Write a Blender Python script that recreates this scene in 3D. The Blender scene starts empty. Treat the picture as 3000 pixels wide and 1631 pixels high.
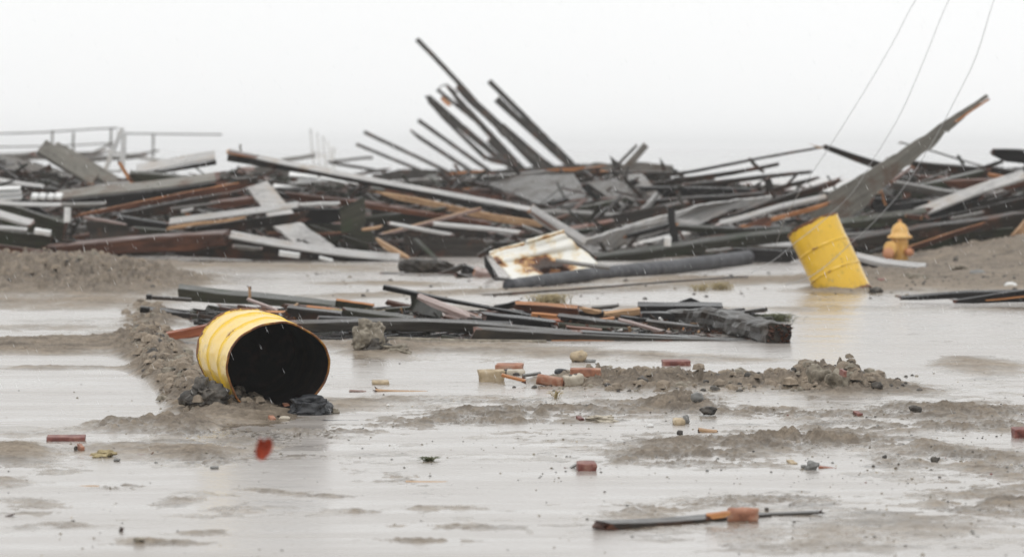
import bpy, bmesh, math, random
import numpy as np
from mathutils import Vector, Matrix, noise as mnoise

SC = bpy.context.scene
COL = SC.collection
R = math.radians
F = 12500.0            # focal length in photo pixels (3000 wide) = 150 mm on 36 mm
CAMH = 1.55
PITCH = math.atan((815.5 - 432.0) / F)

# ------------------------------------------------------------------ camera
cd = bpy.data.cameras.new('camera')
cd.lens = 150.0
cd.sensor_width = 36.0
cd.clip_start = 0.5
cd.clip_end = 6000
cd.dof.use_dof = True
cd.dof.focus_distance = 25.2
cd.dof.aperture_fstop = 4.2
cam = bpy.data.objects.new('camera', cd)
COL.objects.link(cam)
cam.location = (0, 0, CAMH)
cam.rotation_euler = (math.pi / 2 - PITCH, 0, 0)
SC.camera = cam

# ------------------------------------------------------------------ world
w = bpy.data.worlds.new('World')
SC.world = w
w.use_nodes = True
nt = w.node_tree
nt.nodes.clear()
wo = nt.nodes.new('ShaderNodeOutputWorld')
bg = nt.nodes.new('ShaderNodeBackground')
bg.inputs['Strength'].default_value = 0.1
sky = nt.nodes.new('ShaderNodeTexSky')
sky.sky_type = 'NISHITA'
sky.sun_disc = False
sky.sun_elevation = R(62)
sky.sun_rotation = R(200)
tc = nt.nodes.new('ShaderNodeTexCoord')
sx = nt.nodes.new('ShaderNodeSeparateXYZ')
nt.links.new(tc.outputs['Generated'], sx.inputs[0])
ramp = nt.nodes.new('ShaderNodeValToRGB')       # thick cloud: a little brighter towards the zenith
ramp.color_ramp.interpolation = 'EASE'
e = ramp.color_ramp.elements
e[0].position = 0.0
e[0].color = (0.885, 0.89, 0.893, 1)
e[1].position = 1.0
e[1].color = (1.0, 1.0, 1.0, 1)
e2 = e.new(0.075)
e2.color = (0.93, 0.942, 0.94, 1)
nt.links.new(sx.outputs['Z'], ramp.inputs[0])
clouds = nt.nodes.new('ShaderNodeTexNoise')
clouds.inputs['Scale'].default_value = 1.4
clouds.inputs['Detail'].default_value = 2
nt.links.new(tc.outputs['Generated'], clouds.inputs['Vector'])
cmr = nt.nodes.new('ShaderNodeMapRange')
cmr.inputs[1].default_value = 0.3
cmr.inputs[2].default_value = 0.7
cmr.inputs[3].default_value = 10.9
cmr.inputs[4].default_value = 11.6
nt.links.new(clouds.outputs['Fac'], cmr.inputs[0])
sc_ = nt.nodes.new('ShaderNodeVectorMath')
sc_.operation = 'SCALE'
nt.links.new(ramp.outputs[0], sc_.inputs[0])
nt.links.new(cmr.outputs[0], sc_.inputs['Scale'])
mix = nt.nodes.new('ShaderNodeMixRGB')
mix.inputs[0].default_value = 0.985             # the cloud layer hides nearly all of the clear sky
nt.links.new(sky.outputs[0], mix.inputs[1])
nt.links.new(sc_.outputs[0], mix.inputs[2])
nt.links.new(mix.outputs[0], bg.inputs['Color'])
nt.links.new(bg.outputs[0], wo.inputs['Surface'])

sd = bpy.data.lights.new('sun', 'SUN')
sd.energy = 0.7
sd.angle = R(25)
sd.color = (1, 0.98, 0.95)
sun = bpy.data.objects.new('sun', sd)
COL.objects.link(sun)
sun.rotation_euler = (R(28), 0, R(-20 + 0))
SC.view_settings.view_transform = 'Standard'
SC.view_settings.look = 'None'
SC.view_settings.gamma = 1
SC.view_settings.exposure = 0.0
SC.view_settings.use_curve_mapping = False
SC.cycles.max_bounces = 6
SC.cycles.diffuse_bounces = 3
SC.cycles.glossy_bounces = 3
SC.cycles.volume_bounces = 1
SC.cycles.use_denoising = True
SC.cycles.sample_clamp_indirect = 6

# ------------------------------------------------------------------ geometry helpers
FW = Vector((0, math.cos(PITCH), -math.sin(PITCH)))
UP = Vector((0, math.sin(PITCH), math.cos(PITCH)))

def P(px, py, Y):
    """world point at depth Y seen in direction px, py"""
    d = FW + Vector(((px - 1500) / F, 0, 0)) - UP * ((py - 815.5) / F)
    return Vector((0, 0, CAMH)) + d * (Y / d.y)

def DG(py, z=0.0):
    """depth at which level ground of height z is seen at row py"""
    return F * (CAMH - z) / max(py - 432.0, 5.0)

def PX(X, Y):
    return 1500 + F * X / Y

def PYg(Y):
    return 432 + F * CAMH / Y

def tag(o, label=None, cat=None, group=None, kind=None):
    if label: o['label'] = label
    if cat: o['category'] = cat
    if group: o['group'] = group
    if kind: o['kind'] = kind
    return o

def mesh_obj(name, verts, faces, mats, parent=None, loc=(0, 0, 0), fm=None, smooth=False, uvs=None):
    me = bpy.data.meshes.new(name)
    L = Vector(loc)
    me.from_pydata([tuple(Vector(v) - L) for v in verts], [], faces)
    for m in (mats if isinstance(mats, (list, tuple)) else [mats]):
        me.materials.append(m)
    if fm is not None:
        me.polygons.foreach_set('material_index', fm)
    if smooth:
        me.polygons.foreach_set('use_smooth', [True] * len(faces))
    if uvs is not None:
        uvl = me.uv_layers.new(name='UVMap')
        flat = []
        for f in faces:
            for vi in f:
                flat += uvs[vi]
        uvl.data.foreach_set('uv', flat)
    me.update()
    o = bpy.data.objects.new(name, me)
    COL.objects.link(o)
    o.location = L
    if parent is not None:
        o.parent = parent
        o.location = L - parent.location
    return o

def empty(name, loc):
    o = bpy.data.objects.new(name, None)
    o.empty_display_size = 0.1
    COL.objects.link(o)
    o.location = loc
    return o

# ------------------------------------------------------------------ materials
def newmat(name):
    m = bpy.data.materials.new(name)
    m.use_nodes = True
    n = m.node_tree
    b = n.nodes['Principled BSDF']
    return m, n, b

def N(n, t, **kw):
    x = n.nodes.new(t)
    for k, v in kw.items():
        if k in x.inputs: x.inputs[k].default_value = v
        else: setattr(x, k, v)
    return x

def rampnode(n, src, stops):
    r = n.nodes.new('ShaderNodeValToRGB')
    el = r.color_ramp.elements
    el[0].position, el[0].color = stops[0][0], (*stops[0][1], 1)
    el[1].position, el[1].color = stops[-1][0], (*stops[-1][1], 1)
    for p, c in stops[1:-1]:
        x = el.new(p)
        x.color = (*c, 1)
    n.links.new(src, r.inputs[0])
    return r

def g3(v): return (v, v, v)

def wood(name, c1, c2, c3, rough=(0.2, 0.5), gs=(1.2, 22), var=0.35, stain=None, bump=0.5):
    m, n, b = newmat(name)
    uv = N(n, 'ShaderNodeTexCoord')
    oi = N(n, 'ShaderNodeObjectInfo')
    mp = N(n, 'ShaderNodeMapping')
    mp.inputs['Scale'].default_value = (gs[0], gs[1], 1)
    n.links.new(uv.outputs['UV'], mp.inputs[0])
    add = N(n, 'ShaderNodeVectorMath', operation='ADD')
    rs = N(n, 'ShaderNodeMath', operation='MULTIPLY')
    rs.inputs[1].default_value = 57.0
    n.links.new(oi.outputs['Random'], rs.inputs[0])
    n.links.new(mp.outputs[0], add.inputs[0])
    n.links.new(rs.outputs[0], add.inputs[1])
    g = N(n, 'ShaderNodeTexNoise', Scale=1.0, Detail=6.0, Roughness=0.7)
    n.links.new(add.outputs[0], g.inputs['Vector'])
    r = rampnode(n, g.outputs['Fac'], [(0.25, c1), (0.5, c2), (0.75, c3)])
    big = N(n, 'ShaderNodeTexNoise', Scale=2.3, Detail=4.0, Roughness=0.65)
    n.links.new(uv.outputs['Object'], big.inputs['Vector'])
    col = r.outputs[0]
    if stain:
        st = N(n, 'ShaderNodeMapRange')
        st.inputs[1].default_value = 0.52
        st.inputs[2].default_value = 0.68
        n.links.new(big.outputs['Fac'], st.inputs[0])
        mx = N(n, 'ShaderNodeMixRGB')
        mx.inputs[2].default_value = (*stain, 1)
        n.links.new(st.outputs[0], mx.inputs[0])
        n.links.new(col, mx.inputs[1])
        col = mx.outputs[0]
    # tone of each board
    vr = N(n, 'ShaderNodeMapRange')
    vr.inputs[3].default_value = 1 - var
    vr.inputs[4].default_value = 1 + var
    n.links.new(oi.outputs['Random'], vr.inputs[0])
    bl = N(n, 'ShaderNodeMapRange')
    bl.inputs[1].default_value = 0.3
    bl.inputs[2].default_value = 0.7
    bl.inputs[3].default_value = 0.7
    bl.inputs[4].default_value = 1.25
    n.links.new(big.outputs['Fac'], bl.inputs[0])
    mu = N(n, 'ShaderNodeMath', operation='MULTIPLY')
    n.links.new(vr.outputs[0], mu.inputs[0])
    n.links.new(bl.outputs[0], mu.inputs[1])
    sm = N(n, 'ShaderNodeVectorMath', operation='SCALE')
    n.links.new(col, sm.inputs[0])
    n.links.new(mu.outputs[0], sm.inputs['Scale'])
    n.links.new(sm.outputs[0], b.inputs['Base Color'])
    rr = N(n, 'ShaderNodeMapRange')
    rr.inputs[1].default_value = 0.3
    rr.inputs[2].default_value = 0.7
    rr.inputs[3].default_value = rough[0]
    rr.inputs[4].default_value = rough[1]
    n.links.new(big.outputs['Fac'], rr.inputs[0])
    n.links.new(rr.outputs[0], b.inputs['Roughness'])
    b.inputs['IOR'].default_value = 1.34
    bp = N(n, 'ShaderNodeBump', Strength=bump, Distance=0.012)
    n.links.new(g.outputs['Fac'], bp.inputs['Height'])
    n.links.new(bp.outputs[0], b.inputs['Normal'])
    return m

def rocky(name, c1, c2, c3, rough=0.6, scale=14, bump=0.6, dist=0.01, spec=0.5):
    m, n, b = newmat(name)
    uv = N(n, 'ShaderNodeTexCoord')
    oi = N(n, 'ShaderNodeObjectInfo')
    add = N(n, 'ShaderNodeVectorMath', operation='ADD')
    n.links.new(uv.outputs['Object'], add.inputs[0])
    n.links.new(oi.outputs['Location'], add.inputs[1])
    g = N(n, 'ShaderNodeTexNoise', Scale=scale, Detail=7.0, Roughness=0.68)
    n.links.new(add.outputs[0], g.inputs['Vector'])
    r = rampnode(n, g.outputs['Fac'], [(0.3, c1), (0.5, c2), (0.72, c3)])
    n.links.new(r.outputs[0], b.inputs['Base Color'])
    b.inputs['Roughness'].default_value = rough
    b.inputs['Specular IOR Level'].default_value = spec
    bp = N(n, 'ShaderNodeBump', Strength=bump, Distance=dist)
    n.links.new(g.outputs['Fac'], bp.inputs['Height'])
    n.links.new(bp.outputs[0], b.inputs['Normal'])
    return m

M = {}
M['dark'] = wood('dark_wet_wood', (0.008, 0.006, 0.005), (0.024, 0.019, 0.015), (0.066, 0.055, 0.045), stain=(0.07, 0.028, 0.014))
M['olive'] = wood('mossy_wood', (0.011, 0.011, 0.007), (0.030, 0.029, 0.019), (0.07, 0.067, 0.047), stain=(0.02, 0.028, 0.012))
M['grey'] = wood('grey_weathered_wood', (0.045, 0.040, 0.035), (0.115, 0.106, 0.095), (0.23, 0.215, 0.195), stain=(0.06, 0.045, 0.033))
M['drift'] = wood('grey_olive_driftwood', (0.075, 0.068, 0.056), (0.165, 0.155, 0.132), (0.27, 0.255, 0.225), var=0.15, stain=(0.09, 0.055, 0.038))
M['light'] = wood('pale_weathered_wood', (0.21, 0.20, 0.19), (0.38, 0.37, 0.36), (0.53, 0.525, 0.515), var=0.2, stain=(0.27, 0.235, 0.2))
M['orange'] = wood('fresh_split_wood', (0.20, 0.07, 0.022), (0.40, 0.165, 0.06), (0.62, 0.33, 0.14), var=0.2, rough=(0.45, 0.7), gs=(2, 30))
M['tan'] = wood('torn_tan_wood', (0.22, 0.12, 0.06), (0.47, 0.29, 0.16), (0.66, 0.48, 0.31), var=0.15, rough=(0.45, 0.7), gs=(2, 26), stain=(0.18, 0.10, 0.05))
M['rust'] = wood('reddish_rotten_wood', (0.022, 0.010, 0.007), (0.085, 0.034, 0.02), (0.22, 0.085, 0.042), var=0.3, gs=(2, 12))
M['pink'] = wood('pinkish_torn_wood', (0.16, 0.10, 0.085), (0.36, 0.27, 0.245), (0.58, 0.50, 0.47), var=0.15, gs=(3, 20), stain=(0.14, 0.07, 0.05))
M['white'] = wood('white_painted_wood', (0.55, 0.55, 0.54), (0.74, 0.74, 0.73), (0.82, 0.82, 0.81), var=0.08, stain=(0.5, 0.47, 0.43), rough=(0.25, 0.45), bump=0.2)
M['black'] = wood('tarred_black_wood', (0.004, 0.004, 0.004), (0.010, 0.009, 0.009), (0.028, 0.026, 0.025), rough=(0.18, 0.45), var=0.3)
M['rotlog'] = wood('rotten_charred_log', (0.006, 0.005, 0.004), (0.022, 0.018, 0.013), (0.11, 0.10, 0.09), stain=(0.04, 0.03, 0.02), bump=1.0)
M['brick_paint'] = wood('orange_red_painted_wood', (0.14, 0.038, 0.018), (0.27, 0.082, 0.038), (0.40, 0.15, 0.07), var=0.1, rough=(0.3, 0.5))
M['redbrick'] = rocky('red_brick', (0.06, 0.018, 0.014), (0.17, 0.045, 0.034), (0.34, 0.19, 0.145), rough=0.5, scale=15)
M['orangebrick'] = rocky('orange_brick', (0.16, 0.07, 0.045), (0.36, 0.155, 0.09), (0.48, 0.34, 0.26), rough=0.6, scale=12)
M['tanbrick'] = rocky('tan_brick', (0.20, 0.155, 0.10), (0.40, 0.31, 0.195), (0.55, 0.46, 0.33), rough=0.65, scale=14)
M['palebrick'] = rocky('pale_brick', (0.30, 0.26, 0.20), (0.46, 0.41, 0.33), (0.6, 0.55, 0.46), rough=0.65, scale=14)
M['stone'] = rocky('tan_grey_stone', (0.08, 0.068, 0.05), (0.22, 0.19, 0.145), (0.40, 0.36, 0.29), rough=0.7, scale=16, dist=0.03)
M['greystone'] = rocky('grey_stone', (0.09, 0.088, 0.082), (0.18, 0.178, 0.17), (0.30, 0.295, 0.285), rough=0.5, scale=14)
M['clod'] = rocky('wet_dark_clod', (0.022, 0.02, 0.018), (0.06, 0.053, 0.045), (0.16, 0.14, 0.115), rough=0.6, scale=16, dist=0.02)
M['coal'] = rocky('black_asphalt_lump', (0.008, 0.009, 0.011), (0.018, 0.02, 0.024), (0.05, 0.053, 0.06), rough=0.38, scale=20, dist=0.015)
M['pipe'] = rocky('scuffed_dark_pipe', (0.010, 0.011, 0.014), (0.034, 0.036, 0.043), (0.12, 0.12, 0.13), rough=0.6, scale=5, bump=0.5)
M['rustmetal'] = rocky('rusty_metal', (0.05, 0.016, 0.006), (0.14, 0.045, 0.014), (0.26, 0.10, 0.03), rough=0.7, scale=20)
M['straw'] = rocky('dry_straw', (0.22, 0.17, 0.08), (0.36, 0.29, 0.15), (0.5, 0.42, 0.25), rough=0.7)
M['weed'] = rocky('wet_weed', (0.03, 0.04, 0.012), (0.075, 0.085, 0.03), (0.16, 0.14, 0.06), rough=0.6)
M['steel'] = rocky('grey_steel', (0.14, 0.14, 0.14), (0.22, 0.22, 0.225), (0.3, 0.3, 0.3), rough=0.5)
M['railing'] = rocky('grey_railing_paint', (0.10, 0.10, 0.10), (0.15, 0.15, 0.15), (0.2, 0.2, 0.2), rough=0.5)
M['cable'] = rocky('grey_cable', (0.3, 0.3, 0.3), (0.36, 0.36, 0.36), (0.42, 0.42, 0.42), rough=0.5)

def yellow_paint(name, c_a, c_b, rustlevel=0.0, low_tone=(-0.02, 0.06)):
    """UV: u round the drum, v along it (0..1); rust gathers on hoops and rims"""
    m, n, b = newmat(name)
    tcx = N(n, 'ShaderNodeTexCoord')
    sep = N(n, 'ShaderNodeSeparateXYZ')
    n.links.new(tcx.outputs['UV'], sep.inputs[0])
    nz = N(n, 'ShaderNodeTexNoise', Scale=9.0, Detail=7.0, Roughness=0.7)
    n.links.new(tcx.outputs['Object'], nz.inputs['Vector'])
    nb = N(n, 'ShaderNodeTexNoise', Scale=2.5, Detail=3.0)
    n.links.new(tcx.outputs['Object'], nb.inputs['Vector'])
    base = N(n, 'ShaderNodeMixRGB')
    base.inputs[1].default_value = (*c_a, 1)
    base.inputs[2].default_value = (*c_b, 1)
    n.links.new(nb.outputs['Fac'], base.inputs[0])
    # edge factor: |v-0.5| near 0.5
    a = N(n, 'ShaderNodeMath', operation='SUBTRACT'); a.inputs[1].default_value = 0.5
    n.links.new(sep.outputs['Y'], a.inputs[0])
    ab = N(n, 'ShaderNodeMath', operation='ABSOLUTE')
    n.links.new(a.outputs[0], ab.inputs[0])
    ed = N(n, 'ShaderNodeMapRange')
    ed.inputs[1].default_value = 0.455; ed.inputs[2].default_value = 0.5
    ed.inputs[3].default_value = 0; ed.inputs[4].default_value = 0.34
    n.links.new(ab.outputs[0], ed.inputs[0])
    # hoops at 1/3, 2/3 -> |v-.5| = .167
    h = N(n, 'ShaderNodeMath', operation='SUBTRACT'); h.inputs[1].default_value = 0.167
    n.links.new(ab.outputs[0], h.inputs[0])
    ha = N(n, 'ShaderNodeMath', operation='ABSOLUTE')
    n.links.new(h.outputs[0], ha.inputs[0])
    hr = N(n, 'ShaderNodeMapRange')
    hr.inputs[1].default_value = 0.0; hr.inputs[2].default_value = 0.022
    hr.inputs[3].default_value = 0.115; hr.inputs[4].default_value = 0.0
    n.links.new(ha.outputs[0], hr.inputs[0])
    s1 = N(n, 'ShaderNodeMath', operation='ADD')
    n.links.new(nz.outputs['Fac'], s1.inputs[0]); n.links.new(ed.outputs[0], s1.inputs[1])
    s2 = N(n, 'ShaderNodeMath', operation='ADD')
    n.links.new(s1.outputs[0], s2.inputs[0]); n.links.new(hr.outputs[0], s2.inputs[1])
    rf = N(n, 'ShaderNodeMapRange')
    rf.inputs[1].default_value = 0.655 - rustlevel; rf.inputs[2].default_value = 0.74 - rustlevel
    n.links.new(s2.outputs[0], rf.inputs[0])
    rust = rampnode(n, nz.outputs['Fac'], [(0.3, (0.03, 0.012, 0.005)), (0.55, (0.17, 0.055, 0.012)), (0.8, (0.32, 0.13, 0.02))])
    mx = N(n, 'ShaderNodeMixRGB')
    n.links.new(rf.outputs[0], mx.inputs[0])
    n.links.new(base.outputs[0], mx.inputs[1]); n.links.new(rust.outputs[0], mx.inputs[2])
    # small grime scuffs
    g2 = N(n, 'ShaderNodeTexNoise', Scale=11.0, Detail=7.0, Roughness=0.72)
    n.links.new(tcx.outputs['Object'], g2.inputs['Vector'])
    gm = N(n, 'ShaderNodeMapRange')
    gm.inputs[1].default_value = 0.55; gm.inputs[2].default_value = 0.72
    gm.inputs[4].default_value = 0.6
    n.links.new(g2.outputs['Fac'], gm.inputs[0])
    mx2 = N(n, 'ShaderNodeMixRGB')
    mx2.inputs[2].default_value = (0.13, 0.10, 0.04, 1)
    n.links.new(gm.outputs[0], mx2.inputs[0]); n.links.new(mx.outputs[0], mx2.inputs[1])
    oz = N(n, 'ShaderNodeSeparateXYZ'); n.links.new(tcx.outputs['Object'], oz.inputs[0])  # browner tone towards the drum's low side
    mz = N(n, 'ShaderNodeMath', operation='MULTIPLY_ADD'); mz.inputs[1].default_value = 0.42
    n.links.new(nz.outputs['Fac'], mz.inputs[0]); n.links.new(oz.outputs['Z'], mz.inputs[2])
    mr = N(n, 'ShaderNodeMapRange'); mr.inputs[1].default_value = low_tone[0]; mr.inputs[2].default_value = low_tone[1]
    mr.inputs[3].default_value = 0.85; mr.inputs[4].default_value = 0.0
    n.links.new(mz.outputs[0], mr.inputs[0])
    mx3 = N(n, 'ShaderNodeMixRGB'); mx3.inputs[2].default_value = (0.20, 0.155, 0.09, 1)
    n.links.new(mr.outputs[0], mx3.inputs[0]); n.links.new(mx2.outputs[0], mx3.inputs[1])
    n.links.new(mx3.outputs[0], b.inputs['Base Color'])
    ro = N(n, 'ShaderNodeMapRange')
    ro.inputs[3].default_value = 0.27; ro.inputs[4].default_value = 0.75
    n.links.new(rf.outputs[0], ro.inputs[0])
    n.links.new(ro.outputs[0], b.inputs['Roughness'])
    b.inputs['Coat Weight'].default_value = 0.3
    b.inputs['Coat Roughness'].default_value = 0.12
    bp = N(n, 'ShaderNodeBump', Strength=0.12, Distance=0.01)
    n.links.new(nb.outputs['Fac'], bp.inputs['Height'])
    n.links.new(bp.outputs[0], b.inputs['Normal'])
    return m
M['drum'] = yellow_paint('yellow_drum_paint', (0.82, 0.50, 0.010), (0.86, 0.58, 0.03))
M['drum2'] = yellow_paint('yellow_drum_paint_dull', (0.72, 0.42, 0.008), (0.80, 0.50, 0.02), 0.04, (-0.16, -0.04))
M['druminside'] = rocky('black_rusty_drum_inside', (0.0015, 0.001, 0.001), (0.004, 0.002, 0.0015), (0.025, 0.012, 0.006), rough=0.8, scale=8, spec=0.15)
M['hydrant'] = rocky('faded_orange_hydrant_paint', (0.56, 0.30, 0.06), (0.72, 0.42, 0.12), (0.78, 0.52, 0.20), rough=0.45, scale=9, bump=0.15)
M['hydrantcap'] = rocky('salmon_cap_paint', (0.45, 0.17, 0.08), (0.55, 0.24, 0.12), (0.62, 0.32, 0.18), rough=0.45, scale=9, bump=0.15)

def enamel():
    m, n, b = newmat('rusty_white_enamel')
    tcx = N(n, 'ShaderNodeTexCoord')
    at = N(n, 'ShaderNodeAttribute'); at.attribute_name = 'rustmask'
    nz = N(n, 'ShaderNodeTexNoise', Scale=7.0, Detail=6.0, Roughness=0.65)
    n.links.new(tcx.outputs['Object'], nz.inputs['Vector'])
    s = N(n, 'ShaderNodeMath', operation='ADD')
    n.links.new(nz.outputs['Fac'], s.inputs[0]); n.links.new(at.outputs['Fac'], s.inputs[1])
    r = rampnode(n, s.outputs[0], [(0.52, (0.76, 0.75, 0.70)), (0.64, (0.70, 0.62, 0.46)), (0.72, (0.52, 0.30, 0.11)), (0.82, (0.16, 0.055, 0.02)), (0.98, (0.03, 0.014, 0.009))])
    n.links.new(r.outputs[0], b.inputs['Base Color'])
    b.inputs['Roughness'].default_value = 0.35
    return m
M['enamel'] = enamel()

def sand_mat():
    m, n, b = newmat('wet_sand')
    geo = N(n, 'ShaderNodeNewGeometry')
    sep = N(n, 'ShaderNodeSeparateXYZ')
    n.links.new(geo.outputs['Position'], sep.inputs[0])
    mp = N(n, 'ShaderNodeMapping'); mp.inputs['Scale'].default_value = (1, 0.25, 1)
    n.links.new(geo.outputs['Position'], mp.inputs[0])
    big = N(n, 'ShaderNodeTexNoise', Scale=1.6, Detail=5.0, Roughness=0.6)
    n.links.new(mp.outputs[0], big.inputs['Vector'])
    fine = N(n, 'ShaderNodeTexNoise', Scale=26.0, Detail=6.0, Roughness=0.75)
    n.links.new(geo.outputs['Position'], fine.inputs['Vector'])
    ch = N(n, 'ShaderNodeAttribute'); ch.attribute_name = 'churn'
    chn = N(n, 'ShaderNodeTexNoise', Scale=7.0, Detail=6.0, Roughness=0.75)
    n.links.new(geo.outputs['Position'], chn.inputs['Vector'])
    chr_ = N(n, 'ShaderNodeMapRange'); chr_.inputs[1].default_value = 0.38; chr_.inputs[2].default_value = 0.6
    chr_.inputs[3].default_value = 0.62; chr_.inputs[4].default_value = 0.18
    n.links.new(chn.outputs['Fac'], chr_.inputs[0])
    chm = N(n, 'ShaderNodeMath', operation='MULTIPLY')
    n.links.new(ch.outputs['Fac'], chm.inputs[0]); n.links.new(chr_.outputs[0], chm.inputs[1])
    # wetness from height above the water table
    off = N(n, 'ShaderNodeMath', operation='MULTIPLY_ADD')
    off.inputs[1].default_value = 0.05; off.inputs[2].default_value = -0.025
    n.links.new(big.outputs['Fac'], off.inputs[0])
    zz = N(n, 'ShaderNodeMath', operation='ADD')
    n.links.new(sep.outputs['Z'], zz.inputs[0]); n.links.new(off.outputs[0], zz.inputs[1])
    wet = N(n, 'ShaderNodeMapRange')
    wet.inputs[1].default_value = 0.002; wet.inputs[2].default_value = 0.036
    n.links.new(zz.outputs[0], wet.inputs[0])          # 0 wet .. 1 damp
    mp2 = N(n, 'ShaderNodeMapping'); mp2.inputs['Scale'].default_value = (0.7, 1.6, 1)
    n.links.new(geo.outputs['Position'], mp2.inputs[0])
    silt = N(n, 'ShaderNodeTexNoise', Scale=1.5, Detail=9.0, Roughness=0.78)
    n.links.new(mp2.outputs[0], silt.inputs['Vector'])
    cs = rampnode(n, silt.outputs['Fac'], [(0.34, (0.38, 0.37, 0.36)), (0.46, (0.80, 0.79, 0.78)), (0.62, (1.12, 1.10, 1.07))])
    c0 = rampnode(n, fine.outputs['Fac'], [(0.25, (0.14, 0.112, 0.082)), (0.5, (0.295, 0.243, 0.188)), (0.75, (0.43, 0.365, 0.29))])
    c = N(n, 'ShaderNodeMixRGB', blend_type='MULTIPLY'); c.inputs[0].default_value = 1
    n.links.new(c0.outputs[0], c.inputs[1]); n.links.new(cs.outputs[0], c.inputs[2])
    cw = N(n, 'ShaderNodeMixRGB', blend_type='MULTIPLY'); cw.inputs[0].default_value = 1
    wc = N(n, 'ShaderNodeMapRange')
    wc.inputs[3].default_value = 0.78; wc.inputs[4].default_value = 1.02
    n.links.new(wet.outputs[0], wc.inputs[0])
    n.links.new(c.outputs[0], cw.inputs[1]); n.links.new(wc.outputs[0], cw.inputs[2])
    cc = N(n, 'ShaderNodeMixRGB'); cc.inputs[2].default_value = (0.085, 0.07, 0.054, 1)     # freshly turned wet sand
    n.links.new(chm.outputs[0], cc.inputs[0]); n.links.new(cw.outputs[0], cc.inputs[1])
    n.links.new(cc.outputs[0], b.inputs['Base Color'])
    ro = N(n, 'ShaderNodeMapRange')
    ro.inputs[3].default_value = 0.2; ro.inputs[4].default_value = 0.8
    n.links.new(wet.outputs[0], ro.inputs[0])
    n.links.new(ro.outputs[0], b.inputs['Roughness'])
    b.inputs['IOR'].default_value = 1.36
    bs = N(n, 'ShaderNodeMapRange')
    bs.inputs[3].default_value = 0.04; bs.inputs[4].default_value = 0.8
    n.links.new(wet.outputs[0], bs.inputs[0])
    bp = N(n, 'ShaderNodeBump', Distance=0.02)
    n.links.new(bs.outputs[0], bp.inputs['Strength'])
    n.links.new(fine.outputs['Fac'], bp.inputs['Height'])
    n.links.new(bp.outputs[0], b.inputs['Normal'])
    return m
M['sand'] = sand_mat()

def water_mat(name, rough, bumpd, scale, col):
    m, n, b = newmat(name)
    geo = N(n, 'ShaderNodeNewGeometry')
    mp = N(n, 'ShaderNodeMapping'); mp.inputs['Scale'].default_value = (0.6, 0.9, 1)
    n.links.new(geo.outputs['Position'], mp.inputs[0])
    mq = N(n, 'ShaderNodeMapping'); mq.inputs['Scale'].default_value = (0.35, 1.5, 1)
    n.links.new(geo.outputs['Position'], mq.inputs[0])
    sk = N(n, 'ShaderNodeTexNoise', Scale=1.3, Detail=8.0, Roughness=0.75)
    n.links.new(mq.outputs[0], sk.inputs['Vector'])
    skr = N(n, 'ShaderNodeMapRange')
    skr.inputs[1].default_value = 0.35; skr.inputs[2].default_value = 0.65
    skr.inputs[3].default_value = rough * 0.55; skr.inputs[4].default_value = rough * 1.5
    n.links.new(sk.outputs['Fac'], skr.inputs[0])
    n.links.new(skr.outputs[0], b.inputs['Roughness'])
    nz = N(n, 'ShaderNodeTexNoise', Scale=scale, Detail=3.0, Roughness=0.6)
    n.links.new(mp.outputs[0], nz.inputs['Vector'])
    b.inputs['Base Color'].default_value = (*col, 1)
    b.inputs['IOR'].default_value = 1.34
    bp = N(n, 'ShaderNodeBump', Strength=1.0, Distance=bumpd)
    n.links.new(nz.outputs['Fac'], bp.inputs['Height'])
    n.links.new(bp.outputs[0], b.inputs['Normal'])
    return m
M['water'] = water_mat('rain_pocked_muddy_water', 0.22, 0.0020, 20, (0.345, 0.315, 0.288))
M['sea'] = water_mat('misty_grey_sea', 0.25, 0.05, 0.7, (0.42, 0.42, 0.42))

# ------------------------------------------------------------------ ground height
def vnoise(x, y, seed):
    xi = np.floor(x).astype(np.int64); yi = np.floor(y).astype(np.int64)
    fx = x - xi; fy = y - yi
    fx = fx * fx * (3 - 2 * fx); fy = fy * fy * (3 - 2 * fy)
    def hsh(a, b_):
        n = (a * 374761393 + b_ * 668265263 + seed * 974634777) & 0xffffffff
        n = ((n ^ (n >> 13)) * 1274126177) & 0xffffffff
        return ((n ^ (n >> 16)) & 0xffff) / 65535.0
    v00 = hsh(xi, yi); v10 = hsh(xi + 1, yi); v01 = hsh(xi, yi + 1); v11 = hsh(xi + 1, yi + 1)
    return (v00 * (1 - fx) + v10 * fx) * (1 - fy) + (v01 * (1 - fx) + v11 * fx) * fy - 0.5

def fbm(x, y, seed, octv=4, gain=0.55):
    s = 0; a = 1.0; t = 0
    for k in range(octv):
        s = s + a * vnoise(x, y, seed + k * 17)
        t += a
        x = x * 2.03 + 11.3; y = y * 2.03 + 7.1; a *= gain
    return s / t

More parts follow.
